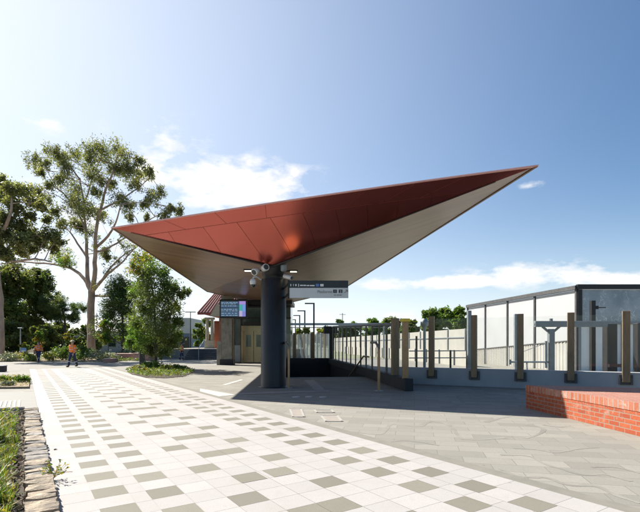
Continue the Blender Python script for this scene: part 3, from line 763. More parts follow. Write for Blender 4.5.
for Z in (20.3, 22.5, 25): zz_ = .95 - (Z - 20.3) * .306; q = MB(); q.tube([BL(Z) - SR * .22 + V(0, 0, zz_), BL(Z) - SR * .1 + V(0, 0, zz_ - .08)], .02, 6); q.build('rail_bracket', M['bronze'], hr)

# ------------------------------------------------------------------ right hand concrete wall with glass screen
def WP(i): return V((112 + 36.2 * i) * 16.3 / F, 16.3 - .652 * i, 0)
wd = (WP(1) - WP(0)).normalized(); wa = math.atan2(wd.y, wd.x); wn = V(wd.y, -wd.x, 0)      # wn faces the plaza
sw = thing('glass_screen_wall', WP(2), 'pale concrete upstand carrying bronze posts and clear glass behind brick seat', 'screen wall')
i0, i1 = -.95, 8.0
a, b = WP(i0), WP(i1)
MB().bbox((a + b) / 2 - wn * .125 + V(0, 0, .315), ((b - a).length, .25, .63), wa, 0, .012).build('concrete_upstand', M['conc'], sw)
for i in range(0, 8):
    p_ = WP(i) + wn * .07
    q = MB(); q.bbox(p_ + V(0, 0, 1.42), (.20, .15, 2.18), wa, 0, .008); po = q.build('post', M['bronze'], sw)
    q = MB(); q.box(p_ - wn * .035 + V(0, 0, .40), (.36, .05, .30), wa)
    for sx in (-.14, .14): q.box(p_ + wd * sx - wn * .02 + V(0, 0, .36), (.05, .09, .22), wa)
    for sx in (-.14, .14):
        for sz in (.31, .49): q.lathe(p_ + wd * sx - wn * .012 + V(0, 0, sz), [(.016, 0), (.016, .016)], 8, axis=wn)
    q.build('bracket', M['bracketgrey'], po)
    if i < 7:
        a, b = WP(i + .12), WP(i + .88)
        a, b = WP(i) + wd * .1, WP(i + 1) - wd * .1
        q = MB(); q.face([a + V(0, 0, .66), b + V(0, 0, .66), b + V(0, 0, 2.42), a + V(0, 0, 2.42)]); q.build('glass_panel', M['glass'], sw)
a, b = WP(-.9), WP(-.05)
q = MB(); q.face([a + V(0, 0, .66), b + V(0, 0, .66), b + V(0, 0, 2.3), a + V(0, 0, 2.3)]); q.build('glass_panel', M['glass'], sw)

# brick seat wall
M['brick_face'] = brickmat('orange_brick', (.30, .055, .018), (.40, .092, .032), (.27, .19, .14), (.44, .27, .2), (.235, .083), 'z', (.11, -.994, 0), .009)
M['brick_top'] = brickmat('brick_top', (.33, .125, .08), (.38, .17, .115), (.33, .26, .21), (.40, .25, .19), (.25, .09), 'top', (.94, -.34, 0))
M['brick_head'] = brickmat('brick_headers', (.35, .095, .04), (.42, .19, .125), (.35, .29, .25), (.55, .45, .38), (.112, .3), 'z', (.11, -.994, 0), .009)
bc0, bc1 = V(4.83, 10.43, 0), V(5.45, 4.6, 0)
bc2, bc3 = V(12.5, 4.6, 0), V(12.5, 7.83, 0)
bs = thing('brick_seat_wall', bc0, 'low orange brick seat wall beside the paving at the right', 'seat wall')
body = MB(); body.prism([bc0, bc1, bc2, bc3], 0, .40, 0); body.build('brick_body', M['brick_face'], bs)
cap = MB(); ctr = (bc0 + bc1 + bc2 + bc3) / 4
cp = [p + (p - ctr).normalized() * .012 for p in (bc0, bc1, bc2, bc3)]
n4 = [V(p.x, p.y, .542) for p in cp]; l4 = [V(p.x, p.y, .402) for p in cp]
cap.face(n4, 1)
for i in range(4): j = (i + 1) % 4; cap.face([l4[i], l4[j], n4[j], n4[i]], 0)
cap.face(l4[::-1], 0)
cap.build('brick_capping', [M['brick_head'], M['brick_top']], bs)

# ------------------------------------------------------------------ white building on the right
wb0, wb1 = V(13.86, 24, 0), V(11.98, 36, 0)          # near corner, far corner of the long side
bd_ = (wb1 - wb0).normalized(); ba_ = math.atan2(bd_.y, bd_.x); bn = V(-bd_.y, bd_.x, 0)     # outward (left)
if bn.x > 0: bn = -bn
wbg = thing('white_building', wb0, 'white panelled trackside building with grey frame and dark glazed end', 'building')
top_z = 4.62
q = MB(); q.prism([wb0, wb1, wb1 + V(14, 1.5, 0), V(28, 24, 0)], -3, top_z - .25); 
q.build('wall', M['white'], wbg)
ns = [0, 3.55, 6.5, 9.4, 12.15]
ns[-1] = (wb1 - wb0).length
q = MB(); q.box((wb0 + wb1) / 2 + bn * .05 + V(0, 0, top_z - .08), (ns[-1] + .1, .24, .22), ba_)
q.build('roof_edge', M['bracketgrey'], wbg)
for d in ns: MB().box(wb0 + bd_ * d + bn * .04 + V(0, 0, 2.1), (.13, .10, 4.75), ba_).build('frame_post', M['bracketgrey'], wbg)
for k in range(4):
    a, b = wb0 + bd_ * (ns[k] + .1) + bn * .03, wb0 + bd_ * (ns[k + 1] - .1) + bn * .03
    zA, zB = 1.7 - .7 * ns[k] / ns[-1], 1.7 - .7 * ns[k + 1] / ns[-1]
    p_ = MB(); p_.face([a + V(0, 0, zA + .05), b + V(0, 0, zB + .05), b + V(0, 0, top_z - .22), a + V(0, 0, top_z - .22)]); p_.build('upper_panel', mat('translucent_white', (.46, .462, .46), .35, 0, .03, .7, dirt=((.40, .402, .405), .6, .55, .4)), wbg)
    r_ = MB(); r_.tube([a + V(0, 0, zA), b + V(0, 0, zB)], .05, 6); r_.build('mid_rail', M['bracketgrey'], wbg)
    c_ = MB(); m_n = 12
    for s in range(m_n):
        t0, t1 = s / m_n, (s + 1) / m_n; A0, B0 = lerp(a, b, t0), lerp(a, b, t1); mid = lerp(A0, B0, .5)
        z0, z1 = lerp(V(0, 0, zA), V(0, 0, zB), t0).z - .05, lerp(V(0, 0, zA), V(0, 0, zB), t1).z - .05
        k0, k1 = lerp(A0, B0, .3), lerp(A0, B0, .7); ob = bn * .035
        ch = [A0, k0, k0 + ob, k1 + ob, k1, B0]
        for e0_, e1_ in ((A0, lerp(A0, B0, .55)), (lerp(A0, B0, .55) + ob, lerp(A0, B0, .95) + ob)):
            c_.face([V(e0_.x, e0_.y, -3), V(e1_.x, e1_.y, -3), V(e1_.x, e1_.y, z1), V(e0_.x, e0_.y, z0)])
    c_.build('corrugated_panel', M['cream'], wbg)
# glazed end
def FX(x): return (x - 320) * 24 / F
def endmat():
    m = bpy.data.materials.new('glazing_painted_reflections'); nt, N, L = nodes_of(m); b = N['Principled BSDF']
    v = objvec(nt)
    vo = N.new('ShaderNodeTexVoronoi'); vo.feature = 'DISTANCE_TO_EDGE'; vo.inputs['Scale'].default_value = 2.2; 
    w = N.new('ShaderNodeVectorMath'); w.operation = 'ADD'; nn = N.new('ShaderNodeTexNoise'); nn.inputs['Scale'].default_value = 3; L.new(v, nn.inputs['Vector']); L.new(v, w.inputs[0]); L.new(nn.outputs[1], w.inputs[1]); L.new(w.outputs[0], vo.inputs['Vector'])
    li = ramp(nt, vo.outputs['Distance'], .015, .05, 1, 0)
    pat = math_(nt, 'MULTIPLY', li, ramp(nt, noise(nt, v, .9, 4), .5, .62))  # pale web painted in for tree and cloud reflections
    c = mixc(nt, ramp(nt, noise(nt, v, .8, 6), .35, .7), (.20, .235, .28), (.36, .40, .45)); c = mixc(nt, pat, c, (.6, .62, .62))
    L.new(c, b.inputs['Base Color']); b.inputs['Roughness'].default_value = .12
    return m
q = MB(); q.box(((FX(578) + 28) / 2 + .0, 23.96, 3.55), (28 - FX(578), .05, 1.75)); q.build('end_glazing', endmat(), wbg)
q = MB(); q.box(((FX(577) + 28) / 2, 23.93, top_z - .05), (28 - FX(577) + .1, .2, .26)); q.box((FX(578.5), 23.93, 3.55), (.24, .16, 1.75)); q.build('dark_end_frame', M['charcoal'], wbg)
q = MB(); q.box(((FX(577) + 28) / 2, 23.92, 2.62), (28 - FX(577), .16, .12))
for x in (578.5, 591, 622, 655): q.box((FX(x), 23.92, .4), (.12, .14, 4.4))
q.build('lower_frame', M['greymetal'], wbg)

# post with a grey T beam in front of the white building
Zt = 18.0
tb = thing('beam_mast', V((551 - 320) * Zt / F, Zt, 0), 'grey steel mast with a long horizontal beam by the white building', 'mast')
tp = P(551, 324, Zt)
q = MB(); q.bbox(V(tp.x, Zt, (tp.z - .2 - 2) / 2), (.22, .2, tp.z - .2 + 2), 0, 0, .01); q.build('mast', M['greymetal'], tb)
q = MB(); a, b = P(534.5, 328.5, Zt), P(606.5, 322.2, Zt); q.bbox(((a.x + b.x) / 2, Zt, tp.z), (b.x - a.x, .18, .24), 0, 0, .012); q.build('beam', M['greymetal'], tb)
q = MB()
q.tube([V(tp.x - .35, Zt, tp.z - .1), V(tp.x - .12, Zt, tp.z - .3)], .05, 6); q.tube([V(tp.x + .35, Zt, tp.z - .1), V(tp.x + .12, Zt, tp.z - .3)], .05, 6); q.tube([V(tp.x, Zt, tp.z + .1), V(tp.x, Zt, tp.z + .22)], .07, 8); q.tube([V(a.x + .1, Zt, tp.z), V(a.x - .02, Zt, tp.z)], .05, 8)
q.build('knee_brace', M['greymetal'], tb)
q = MB(); p0 = P(510, 362, Zt); p1 = P(548, 362, Zt); q.tube([p0, p1], .035, 8); q.tube([P(510, 359.5, Zt), P(510, 364.5, Zt)], .05, 8); q.tube([P(527, 362, Zt), P(527, 372, Zt)], .03, 8); q.tube([P(546, 341, Zt), P(546, 368, Zt)], .05, 8)
q.tube([P(546, 343, Zt), P(522, 352, Zt)], .012, 6); q.build('pipework', M['steel'], tb)
dk = thing('dark_pylon', V((610 - 320) * Zt / F, Zt + .3, 0), 'broad black pylon standing behind the glass near the bronze post', 'pylon')
q = MB(); q.bbox(V(P(609.8, 330, Zt + .3).x, Zt + .3, .62), (.42, .35, 3.4 - 0.0), 0, 0, .02); q.build('shaft', M['black'], dk)
q = MB(); q.box(V(P(614, 367, Zt + .3).x, Zt + .2, .62), (.75, .4, .12)); q.build('foot', M['charcoal'], dk)
cpst = thing('camera_post', V(P(592, 320, 19).x, 19, 0), 'dark post with a short side arm in front of glazed end wall', 'camera post')
q = MB(); q.box(V(P(592.5, 320, 19).x, 19, .9), (.17, .17, 4.9)); q.build('post', M['charcoal'], cpst)
q = MB(); a = P(594, 307.5, 19); q.tube([a, a + V(.5, 0, 0)], .022, 8); q.box(a + V(.1, 0, 0), (.12, .12, .14)); q.build('arm', M['black'], cpst)
edg = thing('dark_pylon', V(P(638, 330, 17).x, 17, 0), 'black pylon half out of frame behind the last bronze post', 'pylon')
q = MB(); q.bbox(V(P(639.5, 330, 17).x, 17, .7), (.32, .3, 3.2), 0, 0, .02); q.build('shaft', M['black'], edg)

# trackside fences and posts in the cutting
def run_wall(t, p0, p1, z0, z1, n, mp, ms, rail=None):
    d = p1 - p0; a_ = math.atan2(d.y, d.x); nn_ = V(-d.y, d.x, 0).normalized()
    if nn_.x > 0: nn_ = -nn_
    MB().box((p0 + p1) / 2 - nn_ * .1 + V(0, 0, (z0 + z1) / 2), (d.length, .2, z1 - z0), a_).build('panels', mp, t)
    for i in range(n + 1): MB().box(p0 + d * (i / n) + nn_ * .03 + V(0, 0, (z0 + z1) / 2), (.12, .1, z1 - z0 + .06), a_).build('seam_post', ms, t)
    if rail is not None: MB().box((p0 + p1) / 2 + nn_ * .03 + V(0, 0, rail), (d.length, .07, .08), a_).build('rail', ms, t)
nw = thing('noise_wall', V(10.6, 45, 0), 'cream panelled noise wall running from the white building under the trees', 'wall')
run_wall(nw, V(11.85, 36.2, 0), V(3.1, 95, 0), -3, 2.75, 18, M['cream'], M['steel'], 2.05)
lw = thing('retaining_wall', V(8.6, 38, 0), 'low off-white panel wall below the cream noise wall', 'wall')
run_wall(lw, V(9.9, 29, 0), V(4.0, 70, 0), -3, 1.05, 16, M['cream'], M['greymetal'])
spk = thing('platform_mast', V(P(424.5, 340, 22).x, 22, 0), 'slim grey mast with a rounded head behind first glass panel', 'mast')
q = MB(); a = P(424.5, 317, 22); q.tube([V(a.x, 22, -1), V(a.x, 22, a.z - .3)], .07, 10); q.build('pole', M['steel'], spk)
q = MB(); q.lathe(V(a.x, 22, a.z - .5), [(.1, 0), (.2, .1), (.2, .3), (.1, .42)], 14); q.build('head', M['steel'], spk)
tr_ = thing('track_rail_fence', V(P(440, 351, 21).x, 21, 0), 'thin pipe rail fence with one dark post beyond the glass', 'fence')
q = MB()
for y in (351, 358): q.tube([P(409, y, 21), P(468, y - .3, 21)], .025, 6)
q.build('rails', M['steel'], tr_)
for x in (416.5, 450.5, 467): q = MB(); q.tube([P(x, 336 if x < 420 else 350, 21.02), V(P(x, 350, 21.02).x, 21.02, -.6)], .05, 8); q.build('post', M['charcoal'], tr_)
pst = thing('signal_box_post', V(P(464, 340, 20).x, 20, 0), 'narrow grey cabinet post against the white building corner', 'post')
q = MB(); q.bbox(V(P(469.3, 340, 20).x, 20, 1.2), (.16, .16, 3.6), 0, 0, .01); q.build('shaft', M['steel'], pst)
pst2 = thing('signal_box_post', V(P(516, 340, 20).x, 20, 0), 'narrow grey cabinet post beside the third bronze post', 'post')
q = MB(); q.bbox(V(P(515.8, 340, 20).x, 20, 1.1), (.14, .14, 3.5), 0, 0, .01); q.build('shaft', M['steel'], pst2)

# platform lamps
def platform_lamp(Z, x, label):
    b0 = V((x - 320) * Z / F, Z, 0); t = thing('platform_lamp', b0, label, 'street lamp', 'platform lamps behind the stairs')
    MB().box(b0 + V(0, 0, 2.8), (.16, .16, 5.6)).build('pole', M['charcoal'], t)
    MB().bbox(b0 + V(-.42, 0, 5.6), (1.0, .2, .12), 0, 0, .01).build('lamp_head', M['charcoal'], t)
platform_lamp(45, 313.9, 'nearest and tallest of the row of black platform lamps')
platform_lamp(55, 304.8, 'second black platform lamp in the row behind the stairs')
platform_lamp(64, 299.7, 'third black platform lamp in the row behind the stairs')
platform_lamp(75, 295.4, 'farthest black platform lamp, beside the column')

def power_pole(x, y_top, Z, label):
    b0 = V(AXX(x, Z), Z, 0); h = EYE + (H - y_top) * Z / F; t = thing('power_pole', b0, label, 'power pole', 'far power poles')
    MB().tube([b0, b0 + V(0, 0, h)], [.16, .11], 8).build('pole', M['bracketgrey'], t)
    MB().box(b0 + V(0, 0, h - .5), (2.2, .12, .14), .3).build('crossarm', M['bracketgrey'], t)
def AXX(x, Z): return (x - 320) * Z / F
power_pole(174, 305, 95, 'grey power pole behind the planter tree, left of the street lamp')
power_pole(342.5, 313, 150, 'thin far mast standing over the stair balustrade')
power_pole(180, 312, 120, 'farther grey power pole beside the first one')
# ------------------------------------------------------------------ station building, steps, sheds on the left
st = V(0, 0, 0)
g = MB(); s0, s1 = at(184, 42), at(222, 42)
for i in range(6):
    g.box(((s0 + s1) / 2 - .0, 42 + i * .32 + 2, .085 + i * .17), (s1 - s0, 4, .168 if i else .17))
steps = thing('platform_steps', V((s0 + s1) / 2, 42, 0), 'wide dark steps leading up to the old brick station', 'steps')
g.build('treads', M['stepdark'], steps)
q = MB(); q.tube([V(at(198.6, 41.6), 41.6, 0), V(at(198.6, 41.6), 41.6, 1.05)], .03, 8); q.tube([V(at(198.6, 41.6), 41.6, 1.05), V(at(198.6, 41.6), 43.8, 1.95)], .03, 8); q.build('handrail', M['steel'], steps)
g = MB(); g.box((-9, 53, .45), (14.5, 15, 1.1)); structure('station_platform', g, M['gravel'])
bst = thing('brick_station', V(-10.2, 52, 1), 'old red brick station house with a terracotta tiled roof', 'building')
Zb = 51.0
q = MB(); q.box(((at(219, Zb) + at(262, Zb)) / 2, Zb + 4, 2.9), (at(262, Zb) - at(219, Zb), 8, 3.8)); q.build('wall', M['brickred'], bst)
q = MB(); q.box((at(215.5, Zb), Zb + 1.2, 2.6), (at(219.5, Zb) - at(212, Zb), .3, 3.2)); q.build('porch_wall', M['brickred'], bst)
for x in (207.8, 212.6):
    q = MB(); q.tube([V(at(x, Zb), Zb - .2, 1.9), V(at(x, Zb), Zb - .2, 4.3)], [.2, .16], 10); q.box((at(x, Zb), Zb - .2, 1.45), (.55, .55, .9)); q.box((at(x, Zb), Zb - .2, 4.4), (.5, .5, .25)); q.build('verandah_post', [M['timber']], bst)
q = MB()
rx0, rx1 = at(200, Zb), at(262, Zb); ez = 1.5 + (344 - 313.5) * Zb / F
q.face([V(rx0, Zb - 1, ez), V(rx1, Zb - 1, ez), V(rx1 - 1.6, Zb + 4, ez + 4.4), V(rx0 + 2.2, Zb + 4, ez + 4.4)])
q.face([V(rx0, Zb + 9, ez), V(rx0, Zb - 1, ez), V(rx0 + 2.2, Zb + 4, ez + 4.4)])
q.face([V(rx1, Zb + 9, ez), V(rx0, Zb + 9, ez), V(rx0 + 2.2, Zb + 4, ez + 4.4), V(rx1 - 1.6, Zb + 4, ez + 4.4)])
for i in range(22):      # tile ribs
    t0 = i / 21; a = lerp(V(rx0, Zb - 1, ez), V(rx1, Zb - 1, ez), t0); b = lerp(V(rx0 + 2.2, Zb + 4, ez + 4.4), V(rx1 - 1.6, Zb + 4, ez + 4.4), t0)
    q.tube([a + V(0, 0, .03), b + V(0, 0, .03)], .07, 5)
rf = q.build('roof', M['rooftile'], bst)
q = MB(); q.box(((rx0 + rx1) / 2, Zb - 1.02, ez - .1), (rx1 - rx0, .12, .2)); q.build('gutter', M['redseam'], rf)
q = MB(); q.face([V(at(212, Zb), Zb - 1.1, 4.6), V(at(226, Zb), Zb - 1.1, 4.6), V(at(220, Zb), Zb - 1.1, 6.2)]); q.build('gable', M['timber'], bst)

sh = thing('white_shed', V(-41, 80, 0), 'long low shed with pale roof behind the eucalypt trunk', 'building')
def AX(x, Z): return (x - 320) * Z / F
q = MB(); x0, x1 = AX(66, 80), AX(150, 80)
q.box(((x0 + x1) / 2, 84, 1.9), (x1 - x0, 8, 3.8)); q.build('wall', M['shedwall'], sh)
q = MB(); q.face([V(x0 - .5, 79.5, 3.9), V(x1 + .5, 79.5, 3.9), V(x1 - 2, 84, 6.4), V(x0 + 1.5, 84, 6.4)]); q.face([V(x0 - .5, 88.5, 3.9), V(x0 - .5, 79.5, 3.9), V(x0 + 1.5, 84, 6.4)]); q.face([V(x1 + .5, 79.5, 3.9), V(x1 + .5, 88.5, 3.9), V(x1 - 2, 84, 6.4)])
q.build('roof', M['shedroof'], sh)
for xx in (78, 88, 98, 112, 125):
    q = MB(); q.box((AX(xx, 80), 79.95, 1.9), (1.3, .1, 1.7)); q.build('window', M['darkglass'], sh)
bsd = thing('blue_shed', V(AX(178, 75), 75, 0), 'blue-grey industrial shed with white upper wall behind the planter tree', 'building')
q = MB(); q.box((AX(170, 75), 80, 1.6), (AX(189, 75) - AX(150, 75), 10, 3.4)); q.build('wall', M['blueshed'], bsd)
q = MB(); q.box((AX(170, 75), 79.9, 4.6), (AX(189, 75) - AX(150, 75) + .2, 10, 2.6)); q.build('upper_wall', M['shedroof'], bsd)
for xx in (176, 182, 187): q = MB(); q.box((AX(xx, 75), 74.95, 1.6), (.7, .1, 2.2)); q.build('window', M['darkglass'], bsd)

def street_lamp(x, y_top, Z, label, head=.9, m='charcoal'):
    b0 = V(AX(x, Z), Z, 0); h = EYE + (H - y_top) * Z / F; t = thing('street_lamp', b0, label, 'street lamp')
    MB().tube([b0, b0 + V(0, 0, h)], [.09, .05], 8).build('pole', M[m], t)
    MB().bbox(b0 + V(0, 0, h), (head, .25, .1), 0, 0, .02).build('lamp_head', M[m], t)
street_lamp(190.5, 312, 60, 'dark street lamp left of the brick station roof', 1.4)
street_lamp(20.5, 328, 48, 'thin pale lamp post standing in the far left bed', .5, 'steel')

# ------------------------------------------------------------------ plants
def leaf(mb, c, size, mi, droop=0.0, asp=.45, up=None):
    a = random.uniform(0, 6.283); tilt = random.uniform(-.9, .9)
    d = Vector((math.cos(a), math.sin(a), tilt - droop)).normalized()
    s = d.cross(Vector((random.gauss(0, 1), random.gauss(0, 1), random.gauss(0, 1)))).normalized()
    l = size * random.uniform(.7, 1.3); w = l * asp
    mb.face([c - d * l * .5, c + s * w * .5, c + d * l * .5, c - s * w * .5], mi)
def clump(mb, c, r, n, size, mis, droop=0.0, asp=.45, flat=.75):
    c = Vector(c); subs = []
    k = max(4, n // 36)
    for _ in range(k):
        v = Vector((random.gauss(0, 1), random.gauss(0, 1), random.gauss(0, 1))); v = v.normalized() * random.uniform(.2, 1.12)
        subs.append((c + Vector((v.x * r, v.y * r, v.z * r * flat)), r * random.uniform(.3, .6), random.choice(mis)))
    for _ in range(n):
        sc, sr, smi = random.choice(subs)
        p = sc + Vector((random.gauss(0, .5) * sr, random.gauss(0, .5) * sr, random.gauss(0, .45) * sr - droop * random.random() ** 1.5 * sr * 2.2))
        leaf(mb, p, size, smi if random.random() < .75 else random.choice(mis), droop, asp)
def bent(pts, k=4, j=.03):
    """smooth a limb and let it wander a little"""
    pts = [Vector(p) for p in pts]; out = []
    for i in range(len(pts) - 1):
        p0, p1, p2, p3 = pts[max(i - 1, 0)], pts[i], pts[i + 1], pts[min(i + 2, len(pts) - 1)]
        for s in range(k):
            t = s / k; q = .5 * ((2 * p1) + (p2 - p0) * t + (2 * p0 - 5 * p1 + 4 * p2 - p3) * t * t + (3 * p1 - p0 - 3 * p2 + p3) * t ** 3)
            L_ = (p2 - p1).length; out.append(q + Vector((random.uniform(-j, j), random.uniform(-j, j), random.uniform(-j, j))) * L_ * .5)
    out.append(pts[-1]); return out
def limb(mb, pts, r0, r1, n=8, k=4, j=.03):
    q = bent(pts, k, j); m = len(q); mb.tube(q, [r0 + (r1 - r0) * i / (m - 1) for i in range(m)], n)
    return q

# tall eucalypt
def eucalypt():
    Z0 = 50.0
    def E(x, y, dz=0): return P(x, y, Z0 + dz)
    base = V(AX(92, Z0), Z0, 0)
    t = thing('eucalyptus_tree', base, 'tall spreading eucalypt with bare pale trunk and airy crown', 'tree')
    tr = MB()
    limb(tr, [base + V(.1, 0, -.1), E(91.5, 345), E(91, 320), E(91.5, 291)], .50, .36, 12)
    fork = E(91.5, 293)
    limbs = []
    limbs.append((limb(tr, [fork, E(88, 280, .5), E(87, 260, 1), E(86, 235, 1.5), E(84, 205, 2), E(80, 178, 2.5)], .29, .06), .15))
    limbs.append((limb(tr, [fork, E(94.5, 275, -.5), E(95, 250, -1), E(97, 225, -1.5), E(104, 195, -2), E(113, 172, -2.5), E(118, 155, -3)], .29, .05), .12))
    limbs.append((limb(tr, [fork, E(98, 285, -1), E(108, 274, -2.5), E(120, 264, -4), E(134, 249, -5)], .2, .05), .1))
    limbs.append((limb(tr, [E(100, 283, -1), E(112, 266, -.5), E(124, 255, 0), E(138, 246, .5)], .14, .04), .08))
    limbs.append((limb(tr, [fork, E(84, 279, 1), E(74, 270, 2), E(58, 265, 3), E(40, 263, 4), E(20, 262, 5), E(0, 264, 6)], .21, .06), .1))
    limbs.append((limb(tr, [E(88, 258, 1), E(80, 247, 2), E(70, 232, 3), E(62, 226, 4)], .15, .04), .06))
    limbs.append((limb(tr, [E(95, 248, -1), E(108, 236, -3), E(116, 222, -4), E(121, 205, -5)], .16, .05), .06))
    limbs.append((limb(tr, [E(95, 252, -1), E(104, 250, -1), E(122, 240, -.5), E(140, 226, 1), E(160, 214, 2), E(178, 210, 2)], .13, .03), .05))
    limbs.append((limb(tr, [E(96, 296, 0), E(110, 296, -1), E(122, 297, -2), E(132, 292, -2)], .14, .04), .05))
    limbs.append((limb(tr, [E(86, 230, 1.5), E(76, 210, 2), E(62, 192, 2.5), E(48, 184, 3)], .13, .03), .05))
    limbs.append((limb(tr, [E(100, 210, -1.8), E(120, 200, -2), E(138, 188, -1), E(150, 178, 0)], .12, .03), .05))
    limbs.append((limb(tr, [E(84, 205, 2), E(92, 180, 1), E(100, 160, 1)], .11, .03), .05))
    limbs.append((limb(tr, [E(80, 180, 2.5), E(68, 165, 3), E(52, 158, 4), E(38, 158, 4)], .1, .03), .05))
    cl = [(33, 158, 8), (44, 162, 6), (53, 149, 7), (62, 156, 6), (74, 151, 8), (88, 148, 7), (102, 145, 9), (116, 146, 9), (123, 155, 8), (138, 160, 6), (131, 168, 6), (89, 158, 8), (67, 163, 7), (105, 157, 9),
          (135, 181, 7), (124, 170, 8), (150, 170, 6), (151, 194, 7), (160, 190, 6), (164, 212, 6), (179, 209, 5), (172, 207, 4), (119, 197, 8), (128, 203, 6), (76, 188, 11), (80, 203, 11), (70, 198, 8), (46, 197, 7), (49, 183, 6), (60, 177, 6),
          (63, 254, 8), (66, 259, 6), (105, 250, 6), (108, 256, 4), (74, 222, 6), (89, 211, 7), (101, 213, 6), (116, 165, 7), (92, 171, 7), (140, 172, 5), (112, 182, 6), (100, 178, 5), (60, 223, 6), (38, 190, 5), (82, 225, 5), (145, 203, 5), (95, 190, 5), (55, 210, 5), (130, 215, 4), (147, 216, 4), (40, 170, 4)]
    cr = MB()
    ends = []
    for lb_, _ in limbs: ends += lb_[len(lb_) // 3:]
    for x, y, r in cl:
        dz = random.uniform(-4.5, 4.5); c = E(x, y, dz); rr = r * Z0 / F * 1.12
        mis = [0, 0, 1, 2, 2]
        if (x, y) in ((63, 254), (66, 259)): mis = [3, 3, 1]
        if r >= 11: mis = [2, 2, 0]
        clump(cr, c, rr, int(150 + r * 74), .32, mis, .85, .25, .85)
        best = min(ends, key=lambda q: (q - c).length)
        mid = best.lerp(c, .5) + V(random.uniform(-.4, .4), random.uniform(-.4, .4), random.uniform(-.2, .5))
        limb(tr, [best, mid, c], .055, .018, 5, 3)
        for _ in range(2):
            e_ = c + V(random.uniform(-1, 1), random.uniform(-1, 1), random.uniform(-.8, .8)) * rr
            tr.tube([mid.lerp(c, .5), e_], [.025, .01], 4, caps=False)
    # thin scattered sprays
    for _ in range(70):
        q = random.choice(ends); c = q + V(random.gauss(0, 1.2), random.gauss(0, 1.2), random.gauss(.2, .8)); clump(cr, c, .6, 60, .28, [0, 1], .6, .3)
        tr.tube([q, c], [.02, .008], 4, caps=False)
    tr.build('trunk', M['trunk_pale'], t); cr.build('crown', [M['leaf_euc'], M['leaf_euc2'], M['leaf_euc3'], M['leaf_bright']], t)
eucalypt()

def leftree():
    Z0 = 42.0
    def E(x, y, dz=0): return P(x, y, Z0 + dz)
    base = V(AX(0.5, Z0), Z0, 0); t = thing('eucalyptus_tree', base, 'dense dark gum tree at the left edge with olive clumps', 'tree')
    tr = MB(); limb(tr, [base + V(0, 0, -.1), E(1, 320), E(-2, 280), E(-4, 255)], .30, .24, 10)
    f_ = E(-4, 258); L_ = []
    L_.append(limb(tr, [f_, E(2, 235, -1), E(10, 215, -2), E(12, 195, -2)], .24, .06)); L_.append(limb(tr, [f_, E(12, 245, 1), E(28, 235, 1.5), E(45, 238, 1.5)], .2, .05)); L_.append(limb(tr, [E(4, 228), E(20, 212), E(33, 202)], .14, .04)); L_.append(limb(tr, [f_, E(-12, 235), E(-22, 215)], .2, .06))
    L_.append(limb(tr, [f_, E(15, 261, -1), E(35, 259, -2), E(52, 262, -2)], .16, .05))
    cr = MB(); ends = sum([q[2:] for q in L_], [])
    for x, y, r, k in ((2, 181, 8, 0), (10, 186, 10, 0), (21, 190, 11, 0), (32, 201, 10, 1), (40, 206, 6, 1), (4, 197, 11, 2), (14, 204, 10, 0), (18, 222, 13, 2), (7, 218, 10, 2), (27, 232, 10, 2), (36, 236, 9, 2), (50, 234, 10, 0), (58, 238, 7, 0), (42, 243, 9, 2), (7, 233, 10, 2), (20, 240, 10, 0), (48, 219, 6, 2), (30, 215, 6, 2), (8, 254, 9, 0), (20, 250, 8, 1), (-10, 190, 12, 0), (-14, 215, 14, 2), (-10, 240, 12, 2), (-25, 205, 12, 0), (-28, 230, 13, 2), (-1, 246, 8, 1), (31, 249, 7, 2), (54, 247, 6, 1)):
        c = E(x, y, random.uniform(-3, 3)); rr = r * Z0 / F * .9
        clump(cr, c, rr, int(160 + r * 70), .30, {0: [0, 1, 0, 2], 1: [1, 1, 0], 2: [2, 2, 0]}[k], .35, .4, .8)
        best = min(ends, key=lambda q: (q - c).length); limb(tr, [best, best.lerp(c, .5) + V(0, 0, .2), c], .05, .02, 5, 3)
    tr.build('trunk', M['trunk_pale'], t); cr.build('crown', [M['leaf_euc'], M['leaf_euc2'], M['leaf_euc3']], t)
leftree()

